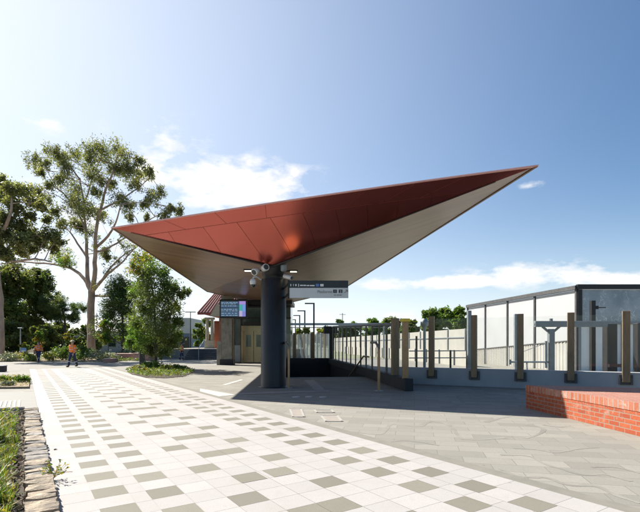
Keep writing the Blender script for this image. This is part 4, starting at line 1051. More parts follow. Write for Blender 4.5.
def generic_tree(name, x, Z, y_top, y_bot, wpx, label, mats, mis, n_clumps, leaves, size, trunk_r, shape='round', droop=.2, tm='trunk_dark', base_z=0, group=None, seed=1, asp=.5):
    random.seed(seed)
    base = V(AX(x, Z), Z, base_z); t = thing(name, base, label, 'tree', group)
    ztop = EYE + (H - y_top) * Z / F; zbot = EYE + (H - y_bot) * Z / F; w = wpx * Z / F / 2
    tr = MB(); top_ = V(base.x + random.uniform(-.2, .2) * w, Z, zbot + (ztop - zbot) * .8)
    main = limb(tr, [base - V(0, 0, .1), V(base.x + random.uniform(-.1, .1) * w, Z, zbot), top_], trunk_r, trunk_r * .3, 8)
    cr = MB(); hh = (ztop - zbot) / 2; cz = (ztop + zbot) / 2
    for i in range(n_clumps):
        f = random.random(); a = random.uniform(0, 6.283); rr = math.sqrt(random.random())
        zt = -1 + 2 * f
        if shape == 'round': rad = math.sqrt(max(.05, 1 - zt * zt * .85))
        elif shape == 'flat': rad = 1 if zt > -.2 else .6
        elif shape == 'cone': rad = 1.05 - .8 * f
        else: rad = .75 + .25 * math.sin(f * 9 + 1)
        r = min(w, hh) * random.uniform(.22, .42)
        c = V(base.x + math.cos(a) * rr * rad * (w - r * .6), Z + math.sin(a) * rr * rad * (w - r * .6), cz + zt * (hh - r * .5))
        mi = random.choice(mis); clump(cr, c, r, int(leaves * 2.4), size * .75, [mi, mi, random.choice(mis)], droop, asp, .8)
        q = min(main[3:], key=lambda m: abs(m.z - c.z + .4)); limb(tr, [q, q.lerp(c, .55) + V(0, 0, .1), c], max(.015, trunk_r * .18), .012, 5, 3)
    tr.build('trunk', M[tm], t); cr.build('crown', [M[m] for m in mats], t)
    return t
# dark mass under the left gum
generic_tree('broadleaf_tree', 12, 58, 262, 336, 44, 'large dark evergreen tree low behind the left gum', ['leaf_dark', 'leaf_euc3', 'leaf_mid'], [0, 0, 1, 2], 60, 210, .45, .3, seed=11)
generic_tree('broadleaf_tree', 36, 62, 268, 338, 40, 'dark rounded evergreen tree left of the flat-topped pine', ['leaf_dark', 'leaf_euc3', 'leaf_mid'], [0, 0, 1, 2], 50, 200, .45, .3, seed=12)
generic_tree('broadleaf_tree', -14, 56, 258, 340, 46, 'dark evergreen tree cut off by the left frame edge', ['leaf_dark', 'leaf_euc3', 'leaf_mid'], [0, 0, 1], 44, 180, .45, .3, seed=13)
generic_tree('pine_tree', 64, 60, 297, 324, 44, 'flat-topped dark pine between the dark trees and pale trunk', ['leaf_pine', 'leaf_mid', 'leaf_dark'], [0, 0, 1, 2], 46, 200, .32, .22, 'flat', seed=14, asp=.2)
generic_tree('broadleaf_tree', 26, 66, 318, 352, 50, 'shadowy low tree filling the gap under the dark evergreens', ['leaf_dark', 'leaf_euc3'], [0, 1], 40, 170, .45, .2, seed=15)
generic_tree('broadleaf_tree', 62, 68, 322, 350, 40, 'shadowy low tree under the flat-topped pine', ['leaf_dark', 'leaf_euc3'], [0, 1], 26, 150, .45, .2, seed=16)
generic_tree('norfolk_pine', 121, 48, 277, 345, 58, 'dark tiered pine between eucalypt trunk and planter tree', ['leaf_pine', 'leaf_dark', 'leaf_mid'], [0, 0, 1, 2], 64, 170, .3, .2, 'cone', .1, seed=17, asp=.3)
generic_tree('young_tree', 108, 46, 318, 343, 20, 'small bright yellow-green tree right of the pale trunk', ['leaf_bright', 'leaf_yellow'], [0, 0, 1], 14, 90, .24, .06, seed=18)
generic_tree('young_tree', 206, 66, 318, 345, 16, 'round yellow-green tree left of the brick station', ['leaf_bright', 'leaf_yellow', 'leaf_mid'], [0, 1, 2, 2], 20, 130, .35, .12, base_z=0, seed=19)
generic_tree('young_tree', 198, 64, 322, 347, 14, 'darker green tree beside the dark street lamp', ['leaf_mid', 'leaf_bright'], [0, 0, 1], 16, 120, .35, .1, seed=20)
generic_tree('young_tree', 38.5, 42, 329, 352, 11, 'slim young tree with golden tips behind the far worker', ['leaf_gold', 'leaf_yellow', 'leaf_bright', 'leaf_mid'], [0, 1, 2, 2, 3], 20, 80, .2, .05, seed=21)
generic_tree('young_tree', 69, 42, 332, 353, 11, 'slim young tree with golden tips behind the nearer worker', ['leaf_gold', 'leaf_yellow', 'leaf_bright', 'leaf_mid'], [0, 1, 2, 2, 3], 20, 80, .2, .05, seed=22)
generic_tree('young_tree', 24, 40, 341, 351, 11, 'small yellow-green sapling beside the blue sign', ['leaf_yellow', 'leaf_bright'], [0, 1], 9, 70, .18, .04, seed=23)
generic_tree('broadleaf_tree', 88, 70, 325, 352, 44, 'low dark green tree behind the base of the pale trunk', ['leaf_dark', 'leaf_mid', 'leaf_euc3'], [0, 0, 1, 2], 30, 150, .45, .2, seed=24)
generic_tree('broadleaf_tree', 45, 52, 326, 352, 40, 'dusky undergrowth tree behind the far worker', ['leaf_dark', 'leaf_mid'], [0, 0, 1], 34, 150, .4, .15, seed=25)
generic_tree('broadleaf_tree', 8, 52, 322, 352, 44, 'dusky undergrowth tree beside the left gum trunk', ['leaf_dark', 'leaf_mid'], [0, 0, 1], 36, 150, .4, .15, seed=26)
generic_tree('broadleaf_tree', 133, 52, 318, 350, 36, 'leafy green tree behind the slim dark totem', ['leaf_mid', 'leaf_dark', 'leaf_bright'], [0, 0, 1, 2], 30, 150, .35, .15, seed=27)
# planter tree
def planter_tree():
    random.seed(31)
    Z0 = 26.6; base = V(AX(156, Z0), Z0, .05)
    t = thing('planter_tree', base, 'bushy weeping tree with sunlit gold tinted into its top leaves growing in the oval planter', 'tree')
    def E(x, y, dz=0): return P(x, y, Z0 + dz)
    tr = MB(); main = limb(tr, [base - V(0, 0, .1), E(156, 345), E(155, 320), E(153, 295), E(149, 272), E(146, 258)], .10, .02, 8)
    cr = MB()
    for x, y, r, k in ((141, 256, 6, 3), (147, 260, 8, 3), (136, 267, 6, 3), (143, 270, 9, 1), (153, 267, 8, 1), (162, 272, 7, 1), (140, 281, 9, 1), (151, 282, 11, 2), (163, 283, 10, 1), (172, 284, 7, 1), (178, 292, 6, 2), (186, 291, 4, 2), (137, 292, 7, 1), (146, 297, 10, 2), (158, 297, 11, 2), (169, 300, 9, 2), (142, 308, 8, 2), (153, 312, 11, 2), (165, 313, 10, 2), (176, 306, 6, 2),
                       (135, 322, 6, 1), (145, 324, 9, 1), (157, 327, 11, 2), (168, 327, 9, 2), (176, 322, 5, 1), (132, 333, 6, 0), (141, 338, 8, 0), (152, 341, 9, 2), (163, 342, 9, 2), (172, 340, 7, 2), (178, 334, 4, 1), (139, 346, 4, 0), (151, 349, 5, 2), (163, 350, 5, 2), (129, 341, 4, 0)):
        c = E(x, y, random.uniform(-1.3, 1.3)); rr = r * Z0 / F * 1.18
        clump(cr, c, rr, int(170 + r * 80), .17, {0: [0, 0, 1], 1: [1, 0, 2], 2: [2, 2, 1], 3: [3, 3, 0, 1]}[k], .7, .3, 1.0)  # gold top and dark inner clumps colour sun and shade into the crown
        q = min(main, key=lambda m: abs(m.z - c.z + .5)); limb(tr, [q, q.lerp(c, .6) + V(0, 0, .12), c], .025, .008, 5, 3)
    tr.build('trunk', M['trunk_dark'], t); cr.build('crown', [M['leaf_bright'], M['leaf_mid'], M['leaf_dark'], M['leaf_gold']], t)
planter_tree()
# far treeline on the right
tl = [(430, 330, 95, 309, 18, 'leaf_mid', 'round green tree beyond the noise wall, left of the pair'), (443, 330, 100, 307, 16, 'leaf_bright', 'lighter rounded tree in the middle of the trees over the noise wall'),
      (457, 330, 92, 307, 20, 'leaf_mid', 'dark full tree beside the roof of the white building'), (391, 336, 120, 318, 22, 'leaf_dark', 'wide dusky tree behind the thick bronze end post'), (372, 336, 110, 319, 18, 'leaf_bright', 'bright green tree over the stair balustrade'), (340, 336, 130, 319, 8, 'leaf_mid', 'thin pointed tree above the balustrade end'), (352, 336, 130, 323, 16, 'leaf_mid', 'low green tree above the balustrade top rail'),
      (325, 338, 120, 328, 22, 'leaf_yellow', 'low yellow-green tree behind the platform lamps'), (303, 338, 120, 328, 20, 'leaf_yellow', 'low yellow-green tree beside the dark column'), (410, 338, 105, 320, 16, 'leaf_dark', 'dusky low tree between the end posts')]
for i, (x, yb, Z, yt, w, m, lab) in enumerate(tl):
    generic_tree('distant_tree', x, Z, yt, yb + 6, w * 1.25, lab, [m, 'leaf_mid', 'leaf_bright'], [0, 0, 1, 2], 34, 130, .75, .2, group='trees beyond the railway', seed=40 + i)
random.seed(99)
# far low treeline, one mass
fw = MB()
for i in range(150):
    x = random.uniform(-150, 230); z = random.uniform(1, 5.5); c = V(x, 190 + random.uniform(-8, 8), z * .7); clump(fw, c, 3.2, 60, 1.3, [0, 1], 0, .6)
tag(fw.build('woods', [M['leaf_dark'], M['leaf_mid']]), 'distant low belt of trees along the horizon', 'woods', kind='stuff')

# beds
g = MB(); bed = [V(-34, 36.5, 0), G(14, 361.6), G(60, 361.8), G(108, 362), G(140, 359.5), G(150, 356), V(-18, 56, 0), V(-52, 56, 0), V(-60, 40, 0)]
g.prism([(p.x, p.y) for p in bed], -.05, .10); structure('far_garden_bed', g, M['mulch_pale'])
g = MB(); oval = [G(127, 371.6), G(132, 374.8), G(145, 377.6), G(165, 378.2), G(183, 376.6), G(193, 373), G(188, 370.4), G(172, 368.2), G(152, 367.2), G(136, 368.6)]
g.prism([(p.x, p.y) for p in oval], -.05, .02); structure('oval_planter_bed', g, M['soil'])
g = MB(); lp = [G(-40, 389.5), G(29, 388.6), G(30, 377.5), G(-40, 377.5)]
g.prism([(p.x, p.y) for p in lp], -.05, .07); structure('small_garden_bed', g, M['mulch_pale'])

def shrub(x, y, Z, wpx, hpx, label, mats, leaves=260, size=.14, asp=.45, name='shrub', group=None, cat='shrub', droop=0, z0=.05, spread=1.0):
    base = V(AX(x, Z), Z, z0); w = wpx * Z / F / 2; h = hpx * Z / F
    leaves = int(leaves * 1.8); mb = MB(); n = max(6, int(leaves / 60))
    for i in range(n):
        a = random.uniform(0, 6.283); rr = math.sqrt(random.random()) * .8
        c = base + V(math.cos(a) * rr * w, math.sin(a) * rr * w * spread, h * random.uniform(.25, .75) * (1 - .4 * rr))
        clump(mb, c, min(w, h) * .55, leaves // n, size, list(range(len(mats))), droop, asp)
        mb.tube([base, c], [.012, .006], 4, caps=False, mi=len(mats))
    o = mb.build(name, [M[m] for m in mats] + [M['twig']], loc=base)
    return tag(o, label, cat, group)
shrub(62, 352, 39, 18, 20, 'bright green bush between the two workers', ['leaf_bright', 'leaf_mid'], 900, .16)
shrub(84, 352, 39, 17, 20, 'bright green bush just right of the nearer worker', ['leaf_bright', 'leaf_mid'], 800, .16)
shrub(50, 356, 38, 14, 11, 'olive bush just right of the far worker', ['leaf_mid', 'leaf_yellow'], 600, .14)
shrub(99, 357, 38.5, 22, 13, 'silver-leaved spreading bush under the pale trunk', ['leaf_silver', 'leaf_grey'], 800, .12)
shrub(110, 356, 40, 14, 8, 'smaller silver bush beside the pink seat block', ['leaf_silver', 'leaf_grey'], 500, .12)
shrub(8, 356, 38, 22, 9, 'grey-green low bush at the far left edge', ['leaf_grey', 'leaf_silver'], 800, .12)
shrub(27, 356, 38.5, 16, 10, 'yellow-green bush below the blue sign', ['leaf_yellow', 'leaf_mid'], 600, .13)
shrub(33, 358, 38, 12, 7, 'low dark green bush at the feet of far worker', ['leaf_mid', 'leaf_dark'], 400, .13)
shrub(74, 357, 38, 10, 8, 'low dark green bush behind the nearer worker', ['leaf_mid', 'leaf_dark'], 400, .13)
shrub(14, 352, 42, 16, 9, 'straw-toned bush behind the grey-green one', ['leaf_yellow', 'straw'], 500, .14)
shrub(125, 352, 46, 26, 9, 'clipped grey hedge bush behind the pink seats', ['leaf_grey', 'leaf_mid'], 800, .14)
shrub(148, 354, 44, 14, 10, 'mid green bush behind the slim dark totem', ['leaf_mid', 'leaf_bright'], 500, .14)
shrub(150, 366, 25.6, 15, 10, 'bright green bush at the base of the planter tree', ['leaf_bright', 'leaf_mid'], 700, .11)
shrub(137, 369, 24.4, 10, 7, 'silver tufted plant at the left end of the planter', ['leaf_silver', 'leaf_yellow'], 400, .09)
shrub(165, 371, 24.0, 16, 6, 'low olive plant at the front of the planter', ['leaf_mid', 'leaf_yellow'], 500, .09)
shrub(181, 370, 24.6, 16, 6, 'low green plant at the right end of the planter', ['leaf_mid', 'leaf_bright'], 500, .09)
shrub(148, 373, 22.8, 14, 6, 'low yellowish plant at the front edge of planter', ['leaf_yellow', 'leaf_mid', 'straw'], 450, .08)
shrub(158, 368, 25.2, 18, 9, 'dense green bush right of the bright one under the planter tree', ['leaf_mid', 'leaf_bright'], 600, .1)
shrub(172, 370, 24.8, 16, 7, 'dark green low bush right of the planter tree trunk', ['leaf_mid', 'leaf_dark'], 500, .1)
shrub(22, 380, 16.8, 13, 9, 'bright green bush in the small left bed', ['leaf_bright', 'leaf_mid'], 900, .075, spread=1.0)
shrub(8, 384, 15.4, 12, 6, 'silver-grey cushion plant in the small left bed', ['leaf_silver', 'leaf_grey'], 700, .06)
shrub(6, 379, 17.4, 14, 6, 'yellow-green plant at the rear of small left bed', ['leaf_yellow', 'leaf_bright'], 500, .07)
shrub(-8, 382, 16, 14, 8, 'mixed green bush cut by the frame in the small bed', ['leaf_mid', 'leaf_bright'], 500, .08)
# ground cover sheets
def cover(poly, n, size, mats, name, label, h=.12, asp=.3):
    xs = [p.x for p in poly]; ys = [p.y for p in poly]; mb = MB(); k = 0
    def inside(x, y):
        r = False; m = len(poly)
        for i in range(m):
            a, b = poly[i], poly[(i + 1) % m]
            if (a.y > y) != (b.y > y) and x < (b.x - a.x) * (y - a.y) / (b.y - a.y) + a.x: r = not r
        return r
    while k < n:
        x, y = random.uniform(min(xs), max(xs)), random.uniform(min(ys), max(ys))
        if not inside(x, y): continue
        k += 1; leaf(mb, V(x, y, .08 + random.random() * h), size, random.randrange(len(mats)), 0, asp)
    return tag(mb.build(name, [M[m] for m in mats]), label, 'ground cover', kind='stuff')
oc = sum(oval, V(0, 0, 0)) / len(oval)
cover([oc + (p - oc) * 1.05 for p in oval], 4200, .12, ['leaf_mid', 'leaf_mid', 'leaf_dark', 'leaf_yellow', 'leaf_bright'], 'ground_cover', 'low mixed leaves carpeting the oval planter', .14)
cover(bed, 9000, .2, ['leaf_mid', 'leaf_grey', 'straw', 'leaf_dark', 'leaf_bright'], 'ground_cover', 'mixed low planting filling the far bed', .3)
cover(lp, 1600, .07, ['straw', 'leaf_yellow', 'leaf_grey'], 'ground_cover', 'dry low leaves over the small left bed', .08)
cover([G(112, 362.5), G(140, 362), G(141, 358.6), G(113, 359.2)], 1200, .14, ['leaf_bright', 'leaf_mid', 'leaf_yellow'], 'ground_cover', 'strip of green grass in front of the pink seats', .22)

# furniture in and near the far bed
def seat_block(x0, x1, yb, yt, Z, label):
    a = V(AX(x0, Z), Z, 0); w = AX(x1, Z) - AX(x0, Z); h = EYE + (H - yt) * Z / F
    t = thing('brick_seat_block', a + V(w / 2, 0, 0), label, 'seat', 'pink brick seat blocks by the far bed')
    MB().bbox(a + V(w / 2, .6, h / 2 - .04), (w, 1.2, h - .08), 0, 0, .02).build('base', M['brick_pink'], t)
    MB().bbox(a + V(w / 2, .6, h - .03), (w + .06, 1.26, .08), 0, 0, .02).build('top', M['pinktop'], t)
M['brick_pink'] = brickmat('pink_brick', (.42, .20, .15), (.50, .27, .21), (.5, .42, .36), (.52, .34, .28), (.24, .086), 'z', (1, 0, 0))
M['pinktop'] = mat('pink_capping_brick', (.52, .33, .27), .8, 0, .15, 3)
seat_block(103, 111, 363, 358.6, 35.5, 'pink brick seat block nearest the pale trunk')
seat_block(115, 134, 358, 353.6, 40.5, 'longer pink brick seat block behind the grass strip')
seat_block(133, 150, 358, 353.2, 39.5, 'pink brick seat block behind the slim dark totem')
bn_ = thing('park_bench', V(AX(31, 44), 44, .1), 'cream slatted bench in the far left bed', 'bench')
for i in range(3): MB().box((AX(31, 44), 44 - .15 + i * .15, .52), (1.7, .12, .04)).build('seat_slat', M['timber'], bn_)
for i in range(2): MB().box((AX(31, 44), 44.3, .72 + i * .17), (1.7, .04, .12)).build('back_slat', M['timber'], bn_)
for sx in (-.7, .7): MB().box((AX(31, 44) + sx, 44.05, .3), (.06, .45, .42)).build('leg', M['charcoal'], bn_)
bsg = thing('information_sign', V(AX(24.2, 39), 39, .1), 'small blue and white sign on a post in the far bed', 'sign')
MB().tube([V(AX(24.2, 39), 39, 0), V(AX(24.2, 39), 39, 1.1)], .03, 8).build('post', M['steel'], bsg)
MB().box((AX(24.2, 39), 38.96, .98), (.42, .04, .36)).build('panel', M['signblue'], bsg)
MB().box((AX(24.2, 39), 38.935, .88), (.40, .006, .14)).build('white_band', M['textwhite'], bsg)
bx = thing('service_box', V(AX(2.2, 24), 24, 0), 'small dark service box at the left edge behind the bed', 'box')
MB().bbox((AX(2, 24), 24, .16), (.35, .3, .3), 0, 0, .015).build('body', M['charcoal'], bx); MB().bbox((AX(2, 24), 24, .325), (.38, .33, .04), 0, 0, .01).build('lid', M['greymetal'], bx)
to = thing('totem', V(AX(142, 28), 28, 0), 'slim dark totem with a thin mast beside the planter tree', 'totem')
MB().bbox((AX(142.2, 28), 28, .74), (.30, .14, 1.48), 0, 0, .01).build('panel', M['black'], to); MB().tube([V(AX(139.6, 28), 28, 0), V(AX(139.6, 28), 28, 3.2)], .028, 8).build('mast', M['steel'], to)

# foreground stone edging and bed
def sb_pt(v, u, z=0): return UVP(v, u, z)
ston = MB(); u = 1.2
while u < 11.4:
    w = random.uniform(.07, .22)
    v0, v1 = .005 + random.uniform(-.02, .02), .255 + random.uniform(-.012, .008)
    h = .125 + random.uniform(-.02, .02)
    cx = UVP((v0 + v1) / 2, u + w / 2, h / 2 - .01); mi = random.choice((0, 0, 1))
    # rough block
    vs = []
    for sz in (-1, 1):
        for sx, sy in ((-1, -1), (0, -1.03), (1, -1), (1.02, 0), (1, 1), (0, 1.03), (-1, 1), (-1.02, 0)):
            jx, jy, jz = random.uniform(-.014, .014), random.uniform(-.014, .014), random.uniform(-.014, .014)
            k = .93 if sz > 0 else 1
            lx = sx * (v1 - v0) / 2 * k + jx; ly = sy * (w - .012) / 2 * k + jy
            vs.append(cx + V(.833 * lx - .554 * ly, .554 * lx + .833 * ly, sz * h / 2 + jz))
    fs = [(i, (i + 1) % 8, 8 + (i + 1) % 8, 8 + i) for i in range(8)]
    cen = cx + V(0, 0, h / 2 + .012); vs.append(cen)
    for i in range(8): fs.append((8 + i, 8 + (i + 1) % 8, 16))
    ston.idx(vs, fs, mi)
    u += w
tag(ston.build('stone_edging', [M['sandstone'], M['sandstone_grey']]), 'rough sandstone edging between the white path and the near bed', 'garden edging')
g = MB()
fbed = [UVP(.0, 1.0), UVP(.0, 11.45), UVP(-4.5, 11.45), UVP(-4.5, 1.0)]
g.prism([(p.x, p.y) for p in fbed], -.05, .09); structure('near_garden_bed', g, M['soil'])
# back kerb stones of the bed
kb = MB(); v = .02
while v > -3.5:
    w = random.uniform(.16, .28); c = UVP(v - w / 2, 11.5, .08); kb.bbox(c, (w - .015, .18, .17 + random.uniform(-.02, .02)), R(33.6), random.choice((0, 1)), .02); v -= w
tag(kb.build('stone_edging', [M['sandstone'], M['sandstone_grey']]), 'short row of kerb stones closing the far end of the near bed', 'garden edging')
# mulch chips
mc = MB()
for _ in range(7000):
    v, u = -random.random() ** 1.3 * 2.4, random.uniform(1.5, 11.3); leaf(mc, UVP(v, u, .095 + random.random() * .02), random.uniform(.03, .09), random.choice((0, 0, 1, 2)), 0, .35)
tag(mc.build('mulch', [M['mulch_pale'], M['soil'], M['twig']]), 'bark chips and dry litter over the near bed', 'mulch', kind='stuff')
def tuft(mb, c, n, h, mis, spread=.5, w=.008):
    for _ in range(n):
        a = random.uniform(0, 6.283); l = h * random.uniform(.55, 1.1); s = random.uniform(.15, 1) * spread
        d = V(math.cos(a), math.sin(a), 0); side = V(-d.y, d.x, 0) * w * random.uniform(.6, 1.3)
        p0 = c + d * random.uniform(0, .04); p1 = p0 + d * l * s * .35 + V(0, 0, l * .6); p2 = p0 + d * l * s * .95 + V(0, 0, l * (1 - .45 * s)); mi = random.choice(mis)
        mb.face([p0 - side, p0 + side, p1 + side * .8, p1 - side * .8], mi); mb.face([p1 - side * .8, p1 + side * .8, p2], mi)
gr = MB()
for _ in range(420):
    u = random.uniform(2.6, 10.4); v = -.10 - random.random() ** 1.2 * 1.3
    tuft(gr, UVP(v, u, .08), random.randint(22, 44), (1 if u < 8 else .5) * random.uniform(.3, .62) if v < -.34 else random.uniform(.10, .24), [0, 0, 1, 2, 3], .7, .0048)
tag(gr.build('grass', [M['leaf_bright'], M['leaf_mid'], M['leaf_yellow'], M['straw']]), 'long green and straw coloured grasses filling the near bed', 'grass', kind='stuff')
for i, (v, u, h, n, lab) in enumerate(((-.34, 4.75, .42, 190, 'tall green grass clump at the lower left corner'), (-.62, 6.1, .6, 210, 'tallest green grass clump at the left frame edge'), (-.42, 7.4, .36, 150, 'mid green grass clump halfway along the near bed'))):
    q = MB(); c = UVP(v, u, .08)
    for _ in range(6): tuft(q, c + V(random.uniform(-.15, .15), random.uniform(-.15, .15), 0), n // 5, h, [0, 0, 1, 2], .55, .008)
    tag(q.build('grass_clump', [M['leaf_bright'], M['leaf_mid'], M['leaf_yellow']], loc=c), lab, 'grass clump', 'grass clumps in the near bed')
fl = MB()
for _ in range(1500):
    u = random.uniform(2.5, 11.2); v = -.08 - abs(random.gauss(0, .35)); leaf(fl, UVP(v, u, .1 + random.random() * .12), .05, random.choice((0, 0, 1, 2)), 0, .5)
tag(fl.build('ground_cover', [M['leaf_mid'], M['leaf_yellow'], M['leaf_grey']]), 'small leaved creeping plants beside the stone edging', 'ground cover', kind='stuff')
for i, (v, u, h, lab) in enumerate(((.26, 5.65, .2, 'weed sprig growing out of the stone edging onto white path'), (-.18, 7.6, .16, 'grey leafy sprig leaning over the stone edging'))):
    q = MB(); c = UVP(v, u, .03)
    for _ in range(16):
        d = V(random.gauss(0, .5), random.gauss(0, .5), random.uniform(.3, 1)).normalized() * h; q.tube([c, c + d], [.003, .0015], 4, caps=False, mi=2)
        for k in range(7): leaf(q, c + d * random.uniform(.3, 1.05) + V(random.gauss(0, .012), random.gauss(0, .012), 0), .035, random.choice((0, 0, 1)), 0, .5)
    tag(q.build('weed', [M['leaf_bright'], M['leaf_gold'], M['twig']], loc=c), lab, 'plant')
for i, (x, y) in enumerate(((46.2, 450.3), (55, 449.8), (63.5, 472.5))):
    c = G(x, y, .009); q = MB()
    for _ in range(6): leaf(q, c + V(random.gauss(0, .008), random.gauss(0, .008), .008), .03, 0, 0, .6)
    q.tube([c + V(-.02, 0, .006), c + V(.03 if i < 2 else .1, .01, .008)], .003, 5)
    tag(q.build('fallen_leaf', [M['boot'] if i < 2 else M['twig']], loc=c), ['dark fallen leaf on the white path nearest the edging', 'dark fallen leaf on the white path right of its neighbour', 'thin fallen twig lying on the white path by the weed'][i], 'leaf')

# ------------------------------------------------------------------ people
def skin_obj(name, verts, edges, radii, m, parent, root=0, lev=2):
    me = bpy.data.meshes.new(name); me.from_pydata([Vector(v) for v in verts], edges, []); me.materials.append(m)
    o = bpy.data.objects.new(name, me); COL.objects.link(o); o.parent = parent
    md = o.modifiers.new('Skin', 'SKIN'); md.use_smooth_shade = True
    sv = me.skin_vertices
    if not sv:
        sv = None
    layer = me.skin_vertices[0].data if me.skin_vertices else None
    if layer is None:
        import bmesh
        bm = bmesh.new(); bm.from_mesh(me); bm.verts.layers.skin.verify(); bm.to_mesh(me); bm.free(); layer = me.skin_vertices[0].data
    for i, r in enumerate(radii): layer[i].radius = (r, r) if not hasattr(r, '__len__') else r; layer[i].use_root = (i == root)
    s = o.modifiers.new('Sub', 'SUBSURF'); s.levels = lev; s.render_levels = lev
    dg = bpy.context.evaluated_depsgraph_get(); ev = bpy.data.meshes.new_from_object(o.evaluated_get(dg))
    o.modifiers.clear(); o.data = ev; bpy.data.meshes.remove(me); ev.name = name
    for p in ev.polygons: p.use_smooth = True
    return o
def person(loc, rz, label, stride, height, hat, arm_sw=.25):
    t = thing('person', loc, label, 'person', 'station workers in orange hi-vis'); t.rotation_euler.z = rz; s = height / 1.75; t.scale = (s, s, s)
    # figure faces -Y locally; one vertex per joint
    k = stride
    J = dict(pel=(0, 0, .95), wai=(0, 0, 1.08), che=(0, -.005, 1.28), nk=(0, 0, 1.46), hd0=(0, -.02, 1.55), hd1=(0, -.015, 1.65), hd2=(0, -.005, 1.72))
    for sd_, q in (('l', 1), ('r', -1)):
        f = k * q
        J['hip' + sd_] = (q * .10, 0, .90); J['kn' + sd_] = (q * .105, -f * .16 - .03, .50); J['an' + sd_] = (q * .10, -f * .30 + (.08 if f < 0 else 0), .09 + (.05 if f < 0 else 0)); J['to' + sd_] = (q * .11, -f * .30 - .15 + (.06 if f < 0 else 0), .04)
        J['sh' + sd_] = (q * .19, 0, 1.40); J['el' + sd_] = (q * .25, f * arm_sw * .4 + .02, 1.12); J['wr' + sd_] = (q * .255, f * arm_sw - .06, .90); J['pa' + sd_] = (q * .25, f * arm_sw - .085, .83)
    names = list(J); ix = {n_: i for i, n_ in enumerate(names)}
    rad = dict(pel=(.14, .10), wai=(.13, .095), che=(.155, .105), nk=.055, hd0=(.07, .085), hd1=(.078, .095), hd2=(.05, .06))
    for sd_ in 'lr':
        rad.update({'hip' + sd_: .085, 'kn' + sd_: .058, 'an' + sd_: .042, 'to' + sd_: .035, 'sh' + sd_: .06, 'el' + sd_: .043, 'wr' + sd_: .029, 'pa' + sd_: .032})
    ed_ = [('pel', 'wai'), ('wai', 'che'), ('che', 'nk'), ('nk', 'hd0'), ('hd0', 'hd1'), ('hd1', 'hd2')]
    for sd_ in 'lr': ed_ += [('pel', 'hip' + sd_), ('hip' + sd_, 'kn' + sd_), ('kn' + sd_, 'an' + sd_), ('an' + sd_, 'to' + sd_), ('che', 'sh' + sd_), ('sh' + sd_, 'el' + sd_), ('el' + sd_, 'wr' + sd_), ('wr' + sd_, 'pa' + sd_)]
    vs = [J[n_] for n_ in names]; es = [(ix[a], ix[b]) for a, b in ed_]; rr = [rad[n_] for n_ in names]
    # five fingers per hand, rooted in the palm
    for sd_, q in (('l', 1), ('r', -1)):
        pa = Vector(J['pa' + sd_])
        for fi, (oy, ln_) in enumerate(((-.028, .07), (-.01, .08), (.01, .075), (.027, .058))):
            a = len(vs); vs += [pa + V(0, oy, -.03), pa + V(-q * .004, oy * 1.1 - .005, -.03 - ln_ * .55), pa + V(-q * .018, oy * 1.1 - .014, -.03 - ln_)]; rr += [.0095, .0088, .0075]; es += [(ix['pa' + sd_], a), (a, a + 1), (a + 1, a + 2)]
        a = len(vs); vs += [pa + V(-q * .012, -.036, .012), pa + V(-q * .02, -.058, -.03)]; rr += [.011, .009]; es += [(ix['pa' + sd_], a), (a, a + 1)]
    body = skin_obj('body', vs, es, rr, M['skin'], t, 0, 2)
    nose = MB(); nose.ball((0, -.117, 1.615), (.014, .02, .022), 8, 6)
    for q in (-1, 1): nose.ball((q * .083, 0, 1.62), (.014, .022, .034), 8, 6)
    o = nose.build('nose_and_ears', M['skin'], None); o.parent = body
    ey = MB()
    for q in (-1, 1): ey.ball((q * .032, -.10, 1.645), (.012, .008, .008), 8, 6)
    o = ey.build('eyes', M['eye'], None); o.parent = body
    mo = MB(); mo.ball((0, -.105, 1.572), (.024, .008, .007), 8, 6); o = mo.build('mouth', M['lip'], None); o.parent = body
    ha = MB(); ha.ball((0, .022, 1.665), (.094, .098, .095), 14, 9); o = ha.build('hair', M['hair'], None); o.parent = t
    def sub(nms, grow, name, m, extra=None, lev=2):
        i2 = {n_: i for i, n_ in enumerate(nms)}; v2 = [J[n_] for n_ in nms]; e2 = [(i2[a], i2[b]) for a, b in ed_ if a in i2 and b in i2]
        r2 = []
        for n_ in nms:
            r = rad[n_]; g_ = grow.get(n_, grow['*']); r2.append((r[0] + g_, r[1] + g_) if hasattr(r, '__len__') else r + g_)
        if extra: v2, r2 = extra(v2, r2, i2)
        return skin_obj(name, v2, e2, r2, m, t, 0, lev)
    def cut_sh(v2, r2, i2):
        for sd_ in 'lr':
            w = Vector(J['wr' + sd_]); e_ = Vector(J['el' + sd_]); v2[i2['wr' + sd_]] = e_.lerp(w, .9)
        v2[i2['pel']] = (0, 0, .90); v2[i2['nk']] = (0, 0, 1.43); return v2, r2
    sub(['pel', 'wai', 'che', 'nk', 'shl', 'ell', 'wrl', 'shr', 'elr', 'wrr'], {'*': .022, 'nk': .02, 'pel': .035, 'wai': .035}, 'hi_vis_shirt', M['hivis'], cut_sh)
    sub(['pel', 'hipl', 'knl', 'anl', 'hipr', 'knr', 'anr'], {'*': .022, 'pel': .008, 'anl': .035, 'anr': .035}, 'trousers', M['navy'])
    def ringband(c, rx, ry, h, mb, axis=(0, 0, 1)):
        c = Vector(c); qd = V(0, 0, 1).rotation_difference(Vector(axis).normalized()); n_ = 22; vs_ = []
        for zz_ in (-h / 2, h / 2):
            for i in range(n_): a = 2 * math.pi * i / n_; vs_.append(c + qd @ V(rx * math.cos(a), ry * math.sin(a), zz_))
        mb.idx(vs_, [(i, (i + 1) % n_, n_ + (i + 1) % n_, n_ + i) for i in range(n_)], 0, True)
    tp_ = MB(); ringband((0, 0, 1.15), .182, .145, .035, tp_)
